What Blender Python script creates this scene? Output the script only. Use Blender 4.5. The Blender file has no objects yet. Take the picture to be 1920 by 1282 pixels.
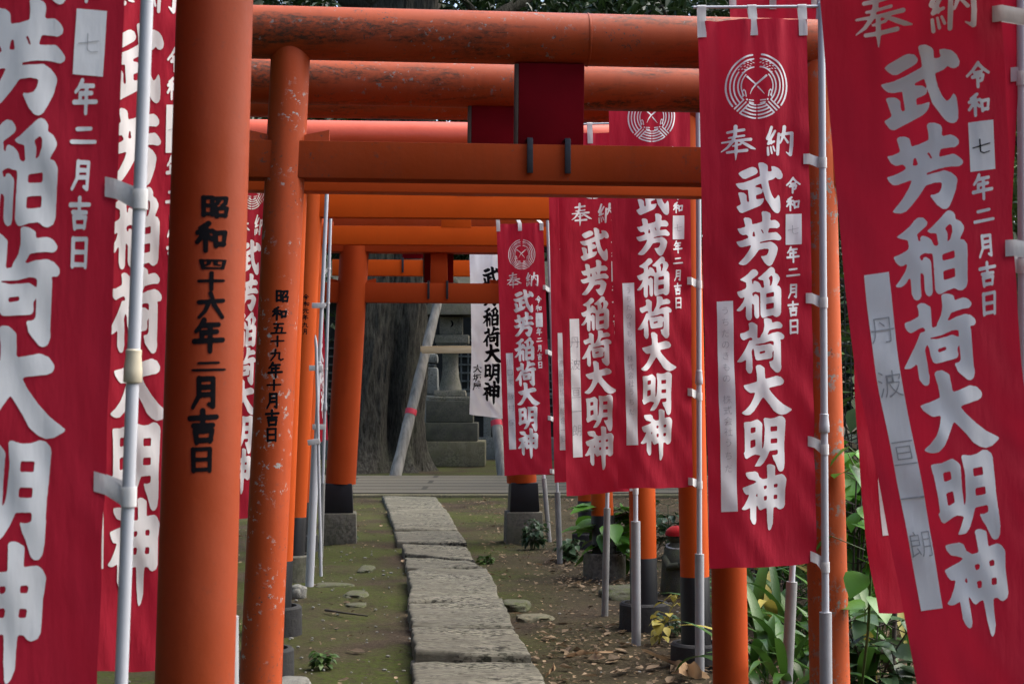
import bpy, bmesh, math, random
import numpy as np
from mathutils import Vector, Matrix, noise as mnoise

R = math.radians
sc = bpy.context.scene
COL = sc.collection

# ------------------------------------------------------------------ camera
F_PX, CX, CY = 2800.0, 960.0, 641.0          # focal length / centre in photograph pixels (1920x1282)
CAM_H = 1.4
PITCH = math.atan((745.0 - CY) / F_PX)
cam_d = bpy.data.cameras.new('camera')
cam = bpy.data.objects.new('camera', cam_d)
COL.objects.link(cam)
cam.location = (0, 0, CAM_H)
cam.rotation_euler = (R(90) + PITCH, 0, 0)
cam_d.sensor_width = 36.0
cam_d.lens = F_PX / 1920.0 * 36.0
cam_d.clip_start = 0.05
cam_d.clip_end = 2000
cam_d.dof.use_dof = True
cam_d.dof.focus_distance = 7.5
cam_d.dof.aperture_fstop = 13.0
sc.camera = cam

# ------------------------------------------------------------------ world, sun, exposure
SUN_EL, SUN_AZ = 50.0, 74.0                   # azimuth: degrees clockwise from +Y (the view direction)
world = bpy.data.worlds.new('World')
sc.world = world
world.use_nodes = True
wn = world.node_tree
bg = wn.nodes['Background']
sky = wn.nodes.new('ShaderNodeTexSky')
sky.sky_type = 'NISHITA'
sky.sun_disc = False
sky.sun_elevation = R(SUN_EL)
sky.sun_rotation = R(SUN_AZ)
sky.dust_density = 4.0
sky.ozone_density = 1.0
wn.links.new(sky.outputs[0], bg.inputs[0])
bg.inputs[1].default_value = 0.15
sun_d = bpy.data.lights.new('sun', 'SUN')
sun = bpy.data.objects.new('sun', sun_d)
COL.objects.link(sun)
sun_d.energy = 2.2
sun_d.angle = R(65)
sun_d.color = (1.0, 0.985, 0.96)
sdir = Vector((math.sin(R(SUN_AZ)) * math.cos(R(SUN_EL)), math.cos(R(SUN_AZ)) * math.cos(R(SUN_EL)), math.sin(R(SUN_EL))))
sun.rotation_euler = sdir.to_track_quat('Z', 'Y').to_euler()
sun.location = sdir * 40
sc.view_settings.view_transform = 'Standard'
sc.view_settings.look = 'None'
sc.view_settings.exposure = 1.55
sc.view_settings.gamma = 1.0
sc.render.film_transparent = False

# ------------------------------------------------------------------ pixel -> place helpers
def ray(px, py):
    x = (px - CX) / F_PX; y = (CY - py) / F_PX
    return Vector((x, math.cos(PITCH) - y * math.sin(PITCH), math.sin(PITCH) + y * math.cos(PITCH)))
def P(px, py, Y):
    d = ray(px, py); t = Y / d.y
    return Vector((d.x * t, Y, CAM_H + d.z * t))
def G(px, py, z=0.0):
    d = ray(px, py); t = (z - CAM_H) / d.z
    return Vector((d.x * t, d.y * t, z))

# ------------------------------------------------------------------ materials
def new_mat(name):
    m = bpy.data.materials.new(name); m.use_nodes = True
    return m, m.node_tree.nodes, m.node_tree.links, m.node_tree.nodes['Principled BSDF']
def N(nodes, kind, **kw):
    n = nodes.new(kind)
    for k, v in kw.items():
        if k in n.inputs: n.inputs[k].default_value = v
        else: setattr(n, k, v)
    return n
def mixc(nodes, links, fac, a, b, blend='MIX'):
    n = nodes.new('ShaderNodeMix'); n.data_type = 'RGBA'; n.blend_type = blend
    for sock, val in ((n.inputs[0], fac), (n.inputs[6], a), (n.inputs[7], b)):
        if hasattr(val, 'links'): links.new(val, sock)
        elif isinstance(val, (int, float)): sock.default_value = val
        else: sock.default_value = (*val, 1.0)
    return n.outputs[2]
def ramp(nodes, links, src, lo, hi):
    n = nodes.new('ShaderNodeMapRange'); n.inputs[1].default_value = lo; n.inputs[2].default_value = hi
    links.new(src, n.inputs[0]); return n.outputs[0]
def mul(nodes, links, a, b):
    n = nodes.new('ShaderNodeMath'); n.operation = 'MULTIPLY'
    for s, v in ((n.inputs[0], a), (n.inputs[1], b)):
        if hasattr(v, 'links'): links.new(v, s)
        else: s.default_value = v
    return n.outputs[0]
def coord(nodes, links, scale=(1, 1, 1)):
    tc = nodes.new('ShaderNodeTexCoord'); mp = nodes.new('ShaderNodeMapping')
    mp.inputs['Scale'].default_value = scale
    links.new(tc.outputs['Object'], mp.inputs[0]); return mp.outputs[0]
def noise(nodes, links, vec, scale, detail=4, rough=0.6):
    n = N(nodes, 'ShaderNodeTexNoise', Scale=scale, Detail=detail, Roughness=rough)
    links.new(vec, n.inputs['Vector']); return n.outputs['Fac']
def bump(nodes, links, bsdf, h, strength, dist):
    b = N(nodes, 'ShaderNodeBump', Strength=strength, Distance=dist)
    links.new(h, b.inputs['Height']); links.new(b.outputs[0], bsdf.inputs['Normal'])

def mat_plain(name, col, rough=0.6, var=0.15, scale=8.0, bmp=0.0, bscale=60.0, col2=None, metal=0.0):
    m, n, l, b = new_mat(name)
    v = coord(n, l)
    f = ramp(n, l, noise(n, l, v, scale), 0.3, 0.7)
    c2 = col2 if col2 else tuple(c * (1 - var) for c in col)
    l.new(mixc(n, l, f, c2, col), b.inputs['Base Color'])
    b.inputs['Roughness'].default_value = rough; b.inputs['Metallic'].default_value = metal
    b.inputs['Specular IOR Level'].default_value = 0.05 if 'ink' in name or 'marker' in name else 0.3
    if bmp: bump(n, l, b, noise(n, l, v, bscale), bmp, 0.004)
    return m

def mat_paint(name, col, rough=0.5, chip=0.55, chipcol=(0.34, 0.33, 0.30), grime=0.5, wrap=None, fade=0.1, spec=0.22, mould=0.0):
    """weathered vermilion paint: faded patches, chips to primer, sooty mould, a spiral wrap line if asked"""
    m, n, l, b = new_mat(name)
    v = coord(n, l)
    f = ramp(n, l, noise(n, l, v, 2.3, 6), 0.3, 0.72)
    pale = tuple(min(1, c * 1.0 + fade * 0.12) for c in col)
    c = mixc(n, l, f, tuple(x * 0.86 for x in col), pale)
    # streaks running down
    vs = coord(n, l, (9, 9, 0.7))
    st = ramp(n, l, noise(n, l, vs, 3.0, 5, 0.7), 0.5, 0.8)
    c = mixc(n, l, mul(n, l, st, 0.3 * grime), c, (0.1, 0.03, 0.012))
    # mould speckle
    sp = ramp(n, l, noise(n, l, v, 70, 3, 0.7), 0.58, 0.66)
    pa = ramp(n, l, noise(n, l, v, 4.5, 4, 0.65), 0.5, 0.64)
    c = mixc(n, l, mul(n, l, mul(n, l, sp, pa), grime), c, (0.05, 0.045, 0.04))
    if mould:                                   # sooty mould in long patches, breaking up into speckle
        mp = noise(n, l, coord(n, l, (0.8, 5, 5)), 1.6, 7, 0.68)
        ml = ramp(n, l, mp, 0.50, 0.60)
        ms = ramp(n, l, noise(n, l, coord(n, l, (40, 90, 90)), 1.0, 4, 0.7), 0.35, 0.6)
        c = mixc(n, l, mul(n, l, mul(n, l, ml, ms), mould), c, (0.045, 0.024, 0.014))
    # paint chips
    ck = ramp(n, l, noise(n, l, v, 38, 5, 0.72), chip + 0.05, chip + 0.075)
    cp = ramp(n, l, noise(n, l, v, 5.5, 3, 0.6), 0.5, 0.6)
    chips = mul(n, l, ck, cp)
    c = mixc(n, l, chips, c, chipcol)
    l.new(c, b.inputs['Base Color'])
    rr = n.new('ShaderNodeMapRange'); rr.inputs[3].default_value = rough; rr.inputs[4].default_value = min(1, rough + 0.3)
    l.new(f, rr.inputs[0]); l.new(rr.outputs[0], b.inputs['Roughness'])
    b.inputs['Specular IOR Level'].default_value = spec
    h = noise(n, l, v, 45, 4)
    if wrap:
        w = N(n, 'ShaderNodeTexWave', Scale=wrap[0], Distortion=0.4)
        w.bands_direction = 'X'
        l.new(coord(n, l, wrap[1]), w.inputs['Vector'])
        ad = n.new('ShaderNodeMath'); ad.operation = 'ADD'
        l.new(h, ad.inputs[0]); l.new(mul(n, l, w.outputs['Fac'], 0.8), ad.inputs[1]); h = ad.outputs[0]
        bump(n, l, b, h, 0.22, 0.0025)
    else:
        bump(n, l, b, h, 0.18, 0.004)
    return m

def mat_cloth(name, col, weave=900.0, trans=0.25, bs=0.35):
    m, n, l, b = new_mat(name)
    v = coord(n, l)
    f = noise(n, l, v, 6.0, 5)
    c = mixc(n, l, ramp(n, l, f, 0.3, 0.75), tuple(x * 0.88 for x in col), col)
    l.new(c, b.inputs['Base Color'])
    b.inputs['Roughness'].default_value = 0.85
    b.inputs['Specular IOR Level'].default_value = 0.15
    b.inputs['Sheen Weight'].default_value = 0.12
    # creases: stretched, warped noise
    cr = noise(n, l, coord(n, l, (16, 16, 5)), 1.3, 5, 0.55)
    crd = n.new('ShaderNodeMapping'); crd.inputs['Rotation'].default_value = (0, R(38), 0); crd.inputs['Scale'].default_value = (30, 8, 6)
    tc = n.new('ShaderNodeTexCoord'); l.new(tc.outputs['Object'], crd.inputs[0])
    cr2 = noise(n, l, crd.outputs[0], 1.0, 3, 0.5)
    wv = noise(n, l, v, weave, 1)
    a = n.new('ShaderNodeMath'); a.operation = 'ADD'; l.new(cr, a.inputs[0]); l.new(cr2, a.inputs[1])
    a2 = n.new('ShaderNodeMath'); a2.operation = 'MULTIPLY_ADD'; l.new(wv, a2.inputs[0]); a2.inputs[1].default_value = 0.06; l.new(a.outputs[0], a2.inputs[2])
    bump(n, l, b, a2.outputs[0], bs, 0.012)
    tr = N(n, 'ShaderNodeBsdfTranslucent'); l.new(c, tr.inputs['Color'])
    mx = n.new('ShaderNodeMixShader'); mx.inputs[0].default_value = trans
    l.new(b.outputs[0], mx.inputs[1]); l.new(tr.outputs[0], mx.inputs[2])
    out = [x for x in n if x.type == 'OUTPUT_MATERIAL'][0]
    l.new(mx.outputs[0], out.inputs['Surface'])
    return m

def mat_leaf(name, a, bcol, rough=0.45, stripes=False, trans=0.2):
    m, n, l, b = new_mat(name)
    oi = n.new('ShaderNodeNewGeometry')
    v = coord(n, l)
    f = n.new('ShaderNodeMath'); f.operation = 'ADD'
    l.new(mul(n, l, oi.outputs['Random Per Island'], 0.8), f.inputs[0])
    l.new(mul(n, l, noise(n, l, v, 7.0, 3), 0.35), f.inputs[1])
    c = mixc(n, l, f.outputs[0], a, bcol)
    l.new(c, b.inputs['Base Color'])
    b.inputs['Roughness'].default_value = rough
    b.inputs['Specular IOR Level'].default_value = 0.22
    bump(n, l, b, noise(n, l, v, 60, 2), 0.2, 0.004)
    tr = N(n, 'ShaderNodeBsdfTranslucent'); l.new(c, tr.inputs['Color'])
    mx = n.new('ShaderNodeMixShader'); mx.inputs[0].default_value = trans
    l.new(b.outputs[0], mx.inputs[1]); l.new(tr.outputs[0], mx.inputs[2])
    out = [x for x in n if x.type == 'OUTPUT_MATERIAL'][0]
    l.new(mx.outputs[0], out.inputs['Surface'])
    return m

def mat_stone(name, c1, c2, dark=(0.04, 0.04, 0.035), moss=0.0, sc_=1.0, rough=0.9, stretch=(1, 1, 1), damt=0.7):
    m, n, l, b = new_mat(name)
    v = coord(n, l, stretch)
    c = mixc(n, l, ramp(n, l, noise(n, l, v, 3.0 * sc_, 5), 0.3, 0.7), c1, c2)
    d1 = ramp(n, l, noise(n, l, v, 30 * sc_, 5, 0.62), 0.46, 0.56)
    d2 = ramp(n, l, noise(n, l, v, 2.6 * sc_, 5, 0.65), 0.36, 0.62)
    c = mixc(n, l, mul(n, l, mul(n, l, d1, d2), damt), c, dark)
    if moss:
        mm = ramp(n, l, noise(n, l, v, 4.0 * sc_, 5, 0.65), 0.45, 0.66)
        c = mixc(n, l, mul(n, l, mm, moss), c, (0.07, 0.085, 0.025))
    l.new(c, b.inputs['Base Color']); b.inputs['Roughness'].default_value = rough
    b.inputs['Specular IOR Level'].default_value = 0.2
    bump(n, l, b, noise(n, l, v, 30 * sc_, 8, 0.7), 0.7, 0.012)
    return m

def mat_ground():
    m, n, l, b = new_mat('soil_and_moss')
    tc = n.new('ShaderNodeTexCoord'); v = tc.outputs['Object']
    c = mixc(n, l, ramp(n, l, noise(n, l, v, 1.4, 8, 0.65), 0.3, 0.7), (0.020, 0.014, 0.009), (0.056, 0.041, 0.027))
    c = mixc(n, l, mul(n, l, ramp(n, l, noise(n, l, v, 38, 6, 0.75), 0.45, 0.75), 0.55), c, (0.12, 0.095, 0.062))
    c = mixc(n, l, mul(n, l, ramp(n, l, noise(n, l, v, 55, 3, 0.6), 0.55, 0.7), 0.6), c, (0.022, 0.017, 0.012))
    sx = n.new('ShaderNodeSeparateXYZ'); l.new(v, sx.inputs[0])
    left = n.new('ShaderNodeMapRange'); left.inputs[1].default_value = 0.35; left.inputs[2].default_value = -0.2
    left.inputs[3].default_value = 0.22; left.inputs[4].default_value = 1.0; l.new(sx.outputs[0], left.inputs[0])
    mo = mul(n, l, ramp(n, l, noise(n, l, v, 0.9, 7, 0.62), 0.40, 0.56), ramp(n, l, noise(n, l, v, 24, 4, 0.7), 0.3, 0.62))
    c = mixc(n, l, mul(n, l, mul(n, l, mo, left.outputs[0]), 0.85), c, (0.050, 0.070, 0.010))
    l.new(c, b.inputs['Base Color']); b.inputs['Roughness'].default_value = 0.95; b.inputs['Specular IOR Level'].default_value = 0.1
    h = n.new('ShaderNodeMath'); h.operation = 'ADD'
    l.new(noise(n, l, v, 30, 8, 0.75), h.inputs[0]); l.new(noise(n, l, v, 6, 4), h.inputs[1])
    bump(n, l, b, h.outputs[0], 0.9, 0.02)
    return m

def mat_bark():
    m, n, l, b = new_mat('old_bark')
    v = coord(n, l, (7, 7, 1.3))
    f = noise(n, l, v, 3.2, 9, 0.75)
    c = mixc(n, l, ramp(n, l, f, 0.35, 0.65), (0.014, 0.013, 0.010), (0.105, 0.096, 0.078))
    mo = ramp(n, l, noise(n, l, coord(n, l), 1.2, 5), 0.5, 0.7)
    c = mixc(n, l, mul(n, l, mo, 0.4), c, (0.06, 0.07, 0.04))
    l.new(c, b.inputs['Base Color']); b.inputs['Roughness'].default_value = 0.95; b.inputs['Specular IOR Level'].default_value = 0.1
    bump(n, l, b, f, 1.0, 0.09)
    return m

def mat_wood(name, c1, c2, axis=(30, 30, 1.2)):
    m, n, l, b = new_mat(name)
    v = coord(n, l, axis)
    f = noise(n, l, v, 1.0, 6, 0.6)
    c = mixc(n, l, ramp(n, l, f, 0.3, 0.7), c1, c2)
    l.new(c, b.inputs['Base Color']); b.inputs['Roughness'].default_value = 0.8
    bump(n, l, b, f, 0.4, 0.01)
    return m

def mat_pavement():
    m, n, l, b = new_mat('flagstones')
    tc = n.new('ShaderNodeTexCoord'); v = tc.outputs['Object']
    br = n.new('ShaderNodeTexBrick'); br.inputs['Scale'].default_value = 1.0
    br.inputs['Brick Width'].default_value = 2.6; br.inputs['Row Height'].default_value = 0.8
    br.inputs['Mortar Size'].default_value = 0.045; br.inputs['Mortar Smooth'].default_value = 0.2
    br.inputs['Color1'].default_value = (0.125, 0.113, 0.088, 1); br.inputs['Color2'].default_value = (0.10, 0.09, 0.07, 1)
    br.inputs['Mortar'].default_value = (0.05, 0.045, 0.038, 1)
    l.new(v, br.inputs['Vector'])
    c = mixc(n, l, mul(n, l, ramp(n, l, noise(n, l, v, 9, 7, 0.7), 0.45, 0.75), 0.55), br.outputs['Color'], (0.10, 0.095, 0.08))
    sx = n.new('ShaderNodeSeparateXYZ'); l.new(v, sx.inputs[0])
    fr = n.new('ShaderNodeMath'); fr.operation = 'PINGPONG'; fr.inputs[1].default_value = 0.4; l.new(sx.outputs[1], fr.inputs[0])
    rw = n.new('ShaderNodeMapRange'); rw.inputs[1].default_value = 0.09; rw.inputs[2].default_value = 0.045; l.new(fr.outputs[0], rw.inputs[0])
    c = mixc(n, l, mul(n, l, rw.outputs[0], 0.8), c, (0.035, 0.032, 0.026))
    l.new(c, b.inputs['Base Color']); b.inputs['Roughness'].default_value = 0.95; b.inputs['Specular IOR Level'].default_value = 0.1
    bump(n, l, b, noise(n, l, v, 20, 6), 0.5, 0.01)
    return m

M = {}
M['red'] = mat_cloth('red_banner_cloth', (0.43, 0.014, 0.036))
M['white_cloth'] = mat_cloth('white_banner_cloth', (0.82, 0.82, 0.82), bs=0.2)
M['print_white'] = mat_cloth('white_print_on_cloth', (0.87, 0.865, 0.85), trans=0.04, bs=0.14)
M['tape'] = mat_cloth('white_tape_loop', (0.66, 0.66, 0.65), trans=0.3)
M['ink'] = mat_plain('black_ink', (0.008, 0.008, 0.010), 0.9, 0.4, 20)
M['pencil'] = mat_plain('pencil_grey', (0.42, 0.42, 0.43), 0.8, 0.25, 60)
M['marker'] = mat_plain('marker_black', (0.02, 0.022, 0.026), 0.7, 0.3, 60)
M['pole_white'] = mat_plain('white_pole_plastic', (0.44, 0.455, 0.485), 0.4, 0.10, 6, 0.05)
M['pole_cream'] = mat_plain('cream_pole_joint', (0.55, 0.49, 0.36), 0.5, 0.12, 10)
M['pvc'] = mat_plain('grey_pvc_sleeve', (0.306, 0.3145, 0.3272), 0.6, 0.22, 7, 0.15, 80)
M['pvc_dirty'] = mat_plain('dirty_pvc_sleeve', (0.255, 0.255, 0.2465), 0.7, 0.4, 5, 0.2, 60)
M['or_deep'] = mat_paint('deep_orange_paint', (0.27, 0.037, 0.004), 0.40, 0.70, grime=0.2)
M['or_worn'] = mat_paint('worn_orange_paint', (0.406, 0.0595, 0.0112), 0.5, 0.56, grime=0.6)
M['or_flaky'] = mat_paint('flaking_orange_paint', (0.38, 0.053, 0.006), 0.45, 0.535, grime=0.8)
M['or_peel'] = mat_paint('peeling_orange_paint', (0.42, 0.070, 0.012), 0.6, 0.475, (0.19, 0.185, 0.16), grime=1.0)
M['or_fresh'] = mat_paint('fresh_orange_paint', (0.48, 0.066, 0.003), 0.5, 0.8, grime=0.1, fade=0.02)
M['or_red'] = mat_paint('red_orange_paint', (0.34, 0.045, 0.004), 0.6, 0.72, grime=0.25, fade=0.05, spec=0.12)
M['beam_worn'] = mat_paint('wrapped_beam_paint', (0.31, 0.045, 0.005), 0.42, 0.555, (0.16, 0.155, 0.145), 1.0, (150, (1.0, 1.0, 0.35)), fade=0.15, mould=0.95, spec=0.16)
M['beam_gloss'] = mat_paint('glossy_salmon_paint', (0.561, 0.068, 0.0187), 0.3, 0.8, grime=0.05, fade=0.1, spec=0.5)
M['tie_brown'] = mat_paint('rusty_brown_paint', (0.25, 0.033, 0.003), 0.85, 0.62, (0.06, 0.03, 0.02), 0.9, spec=0.08)
M['tie_or'] = mat_paint('flat_orange_paint', (0.58, 0.074, 0.003), 0.65, 0.75, grime=0.2, fade=0.03, spec=0.1)
M['black_sleeve'] = mat_plain('black_base_wrap', (0.009, 0.0095, 0.012), 0.5, 0.5, 6, 0.15, 40)
M['collar'] = mat_stone('dark_collar_concrete', (0.022, 0.022, 0.023), (0.042, 0.042, 0.043), damt=0.5)
M['collar_stone'] = mat_stone('stone_collar', (0.10, 0.092, 0.075), (0.15, 0.14, 0.115), moss=0.3)
M['board_red'] = mat_plain('dark_red_board', (0.148, 0.0032, 0.008), 0.9, 0.25, 5, 0.1, 50)
M['board_red'].node_tree.nodes['Principled BSDF'].inputs['Specular IOR Level'].default_value = 0.06
M['board_side'] = mat_wood('board_edge_wood', (0.03, 0.02, 0.015), (0.08, 0.06, 0.045))
M['iron'] = mat_plain('black_iron', (0.03, 0.034, 0.04), 0.5, 0.3, 30, 0.2, 80, metal=0.5)
M['slab'] = mat_stone('path_slab_stone', (0.075, 0.069, 0.050), (0.215, 0.20, 0.155), dark=(0.012, 0.011, 0.009), moss=0.1, sc_=1.5, stretch=(0.55, 1.0, 1), damt=1.0)
M['mossy'] = mat_stone('mossy_stone', (0.07, 0.07, 0.045), (0.13, 0.125, 0.085), moss=0.85, sc_=3)
M['pale_stone'] = mat_stone('pale_stone', (0.15, 0.15, 0.13), (0.26, 0.255, 0.23), moss=0.15, sc_=4)
M['lantern'] = mat_stone('weathered_lantern_stone', (0.13, 0.122, 0.095), (0.23, 0.215, 0.17), moss=0.25, sc_=1.2)
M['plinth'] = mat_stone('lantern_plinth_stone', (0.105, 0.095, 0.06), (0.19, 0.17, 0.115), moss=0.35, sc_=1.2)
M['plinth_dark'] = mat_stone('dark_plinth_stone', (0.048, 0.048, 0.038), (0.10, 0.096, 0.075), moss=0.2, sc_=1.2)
M['kerb'] = mat_stone('kerb_stone', (0.12, 0.105, 0.06), (0.18, 0.155, 0.10), moss=0.4)
M['concrete'] = mat_stone('grey_concrete', (0.12, 0.13, 0.122), (0.19, 0.20, 0.19), moss=0.1)
M['fig_stone'] = mat_stone('dark_figure_stone', (0.04, 0.042, 0.035), (0.08, 0.08, 0.06), moss=0.4, sc_=5)
M['ground'] = mat_ground()
M['pavement'] = mat_pavement()
M['bark'] = mat_bark()
M['bark_thin'] = mat_plain('dark_twig_bark', (0.06, 0.05, 0.04), 0.9, 0.4, 12, 0.4, 40)
M['prop'] = mat_wood('grey_weathered_log', (0.10, 0.094, 0.08), (0.27, 0.25, 0.215), (14, 14, 1.0))
M['plank'] = mat_wood('fresh_pine_plank', (0.46, 0.29, 0.14), (0.68, 0.50, 0.30), (1.2, 20, 20))
M['tape_red'] = mat_plain('red_marking_tape', (0.5, 0.03, 0.05), 0.5)
M['cap_red'] = mat_cloth('red_knit_cap', (0.385, 0.007, 0.0105), 200)
M['wall_dark'] = mat_plain('dark_timber_wall', (0.03, 0.032, 0.03), 0.8, 0.4, 3, 0.3, 20)
M['lattice'] = mat_plain('dark_wire_lattice', (0.02, 0.024, 0.024), 0.6)
M['leaf_dark'] = mat_leaf('dark_evergreen_leaf', (0.006, 0.014, 0.005), (0.026, 0.05, 0.013), 0.4, trans=0.12)
M['leaf_mid'] = mat_leaf('mid_green_leaf', (0.022, 0.05, 0.014), (0.08, 0.15, 0.03), 0.4)
M['leaf_blade'] = mat_leaf('aspidistra_blade', (0.012, 0.040, 0.007), (0.055, 0.13, 0.020), 0.36)
M['leaf_yellow'] = mat_leaf('yellowing_leaf', (0.17, 0.16, 0.03), (0.36, 0.30, 0.06), 0.5)
M['leaf_broad'] = mat_leaf('broad_green_leaf', (0.03, 0.10, 0.012), (0.10, 0.25, 0.03), 0.35)
M['leaf_dull'] = mat_leaf('dull_dark_leaf', (0.02, 0.045, 0.02), (0.055, 0.10, 0.04), 0.35)
M['leaf_fallen'] = mat_leaf('fallen_leaf', (0.022, 0.013, 0.008), (0.30, 0.215, 0.13), 0.7)
M['sheath'] = mat_leaf('dry_leaf_sheath', (0.17, 0.10, 0.055), (0.32, 0.215, 0.12), 0.7)

# ------------------------------------------------------------------ object helpers
def tag(o, label=None, cat=None, group=None, kind=None):
    if label: o['label'] = label
    if cat: o['category'] = cat
    if group: o['group'] = group
    if kind: o['kind'] = kind
    return o
def thing(name, label, cat, loc, group=None):
    o = bpy.data.objects.new(name, None); COL.objects.link(o); o.location = loc
    o.empty_display_size = 0.1
    return tag(o, label, cat, group)

class Part:
    """collects shapes given in world coordinates and links them as one mesh"""
    def __init__(s): s.v = []; s.f = []; s.mi = []
    def add(s, verts, faces, mi=0):
        o = len(s.v); s.v += [tuple(x) for x in verts]
        s.f += [tuple(i + o for i in f) for f in faces]; s.mi += [mi] * len(faces)
    def tube(s, pts, rads, seg=24, cap=True, mi=0):
        pts = [Vector(p) for p in pts]; n = len(pts)
        if not hasattr(rads, '__len__'): rads = [rads] * n
        rings = []; ref = None
        for i, p in enumerate(pts):
            d = (pts[min(i + 1, n - 1)] - pts[max(i - 1, 0)])
            if d.length < 1e-9: d = (pts[-1] - pts[0])
            d.normalize()
            if ref is None:
                ref = d.orthogonal().normalized()
                if abs(d.z) > 0.8: ref = Vector((1, 0, 0)) - d * d.x
            ref = (ref - d * ref.dot(d)).normalized(); b = d.cross(ref)
            rings.append([p + (ref * math.cos(2 * math.pi * k / seg) + b * math.sin(2 * math.pi * k / seg)) * rads[i] for k in range(seg)])
        vs = [q for r in rings for q in r]; fs = []
        for i in range(n - 1):
            for k in range(seg):
                k2 = (k + 1) % seg
                fs.append((i * seg + k, i * seg + k2, (i + 1) * seg + k2, (i + 1) * seg + k))
        if cap:
            fs.append(tuple(range(seg - 1, -1, -1))); fs.append(tuple((n - 1) * seg + k for k in range(seg)))
        s.add(vs, fs, mi)
    def box(s, c, ax, half, bev=0.004, mi=0, taper=None):
        """ax: three unit vectors; half: half sizes; taper: scale of the +z face in x,y"""
        bm = bmesh.new(); bmesh.ops.create_cube(bm, size=2.0)
        for v in bm.verts:
            t = taper if (taper and v.co.z > 0) else (1, 1)
            v.co = Vector((v.co.x * half[0] * t[0], v.co.y * half[1] * t[1], v.co.z * half[2]))
        if bev:
            bmesh.ops.bevel(bm, geom=bm.edges[:], offset=min(bev, min(half) * 0.6), segments=2, profile=0.6, affect='EDGES')
        c = Vector(c); ax = [Vector(a) for a in ax]
        bm.verts.ensure_lookup_table()
        vs = [c + ax[0] * v.co.x + ax[1] * v.co.y + ax[2] * v.co.z for v in bm.verts]
        s.add(vs, [[v.index for v in f.verts] for f in bm.faces], mi); bm.free()
    def lathe(s, c, prof, seg=32, mi=0, sq=0.0):
        rings = []
        for r, z in prof:
            ring = []
            for k in range(seg):
                a = 2 * math.pi * k / seg
                ring.append(Vector(c) + Vector((r * math.cos(a), r * math.sin(a), z)))
            rings.append(ring)
        vs = [q for r in rings for q in r]; fs = []
        for i in range(len(prof) - 1):
            for k in range(seg):
                k2 = (k + 1) % seg
                fs.append((i * seg + k, i * seg + k2, (i + 1) * seg + k2, (i + 1) * seg + k))
        fs.append(tuple(range(seg - 1, -1, -1))); fs.append(tuple((len(prof) - 1) * seg + k for k in range(seg)))
        s.add(vs, fs, mi)
    def build(s, name, mats, parent=None, smooth=True, sharp=38):
        me = bpy.data.meshes.new(name)
        off = Vector((0, 0, 0)); pp = parent
        while pp is not None: off += pp.location; pp = pp.parent
        if parent is None and s.v:
            off = Vector(s.v[0]); off = Vector((sum(v[0] for v in s.v) / len(s.v), sum(v[1] for v in s.v) / len(s.v), min(v[2] for v in s.v)))
        me.from_pydata([(v[0] - off.x, v[1] - off.y, v[2] - off.z) for v in s.v], [], s.f)
        if not isinstance(mats, (list, tuple)): mats = [mats]
        for m in mats: me.materials.append(m)
        if len(mats) > 1: me.polygons.foreach_set('material_index', s.mi)
        me.polygons.foreach_set('use_smooth', [smooth] * len(me.polygons))
        me.update()
        if smooth: me.set_sharp_from_angle(angle=R(sharp))
        o = bpy.data.objects.new(name, me); COL.objects.link(o)
        if parent is not None: o.parent = parent
        else: o.location = off
        return o

# ------------------------------------------------------------------ lettering: mask fields -> meshes
def march(field, x0, y0, x1, y1):
    """field > 0 is ink; rows run down. Returns vertices in (x, y-down) of the given box and faces"""
    H, W = field.shape; vid = {}; vs = []; fs = []
    def vert(key, x, y):
        if key not in vid:
            vid[key] = len(vs); vs.append((x0 + (x1 - x0) * x / (W - 1), y0 + (y1 - y0) * y / (H - 1)))
        return vid[key]
    ins = field > 0
    for j in range(H - 1):
        for i in range(W - 1):
            cs = [(i, j), (i + 1, j), (i + 1, j + 1), (i, j + 1)]
            inn = [ins[c[1], c[0]] for c in cs]
            k = sum(inn)
            if k == 0: continue
            poly = []
            for a in range(4):
                p, q = cs[a], cs[(a + 1) % 4]
                if inn[a]: poly.append(vert(p, *p))
                if inn[a] != inn[(a + 1) % 4]:
                    fp, fq = field[p[1], p[0]], field[q[1], q[0]]
                    t = min(0.98, max(0.02, fp / (fp - fq)))
                    key = (p, q) if p < q else (q, p)
                    poly.append(vert(key, p[0] + (q[0] - p[0]) * t, p[1] + (q[1] - p[1]) * t))
            if len(poly) >= 3: fs.append(tuple(poly))
    return vs, fs

def poly_field(loops, box, n):
    x0, y0, x1, y1 = box; asp = (y1 - y0) / (x1 - x0)
    W, H = n + 1, int(n * asp) + 1; S = 4
    gx = x0 + (x1 - x0) * (np.arange(W * S) + 0.5 - S / 2) / ((W - 1) * S)
    gy = y0 + (y1 - y0) * (np.arange(H * S) + 0.5 - S / 2) / ((H - 1) * S)
    X, Y = np.meshgrid(gx, gy); ins = np.zeros(X.shape, bool)
    for lp in loops:
        for k in range(len(lp)):
            ax, ay = lp[k]; bx, by = lp[(k + 1) % len(lp)]
            if ay == by: continue
            c = ((ay > Y) != (by > Y)) & (X < (bx - ax) * (Y - ay) / (by - ay) + ax)
            ins ^= c
    f = ins.astype(float)
    ker = np.array([1, 3, 5, 6, 5, 3, 1], float); ker /= ker.sum()
    for ax in (0, 1): f = np.apply_along_axis(lambda r: np.convolve(r, ker, 'same'), ax, f)
    f = f.reshape(H, S, W, S).mean(axis=(1, 3))
    f[0, :] = f[-1, :] = 0; f[:, 0] = f[:, -1] = 0
    return f - 0.5

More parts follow.
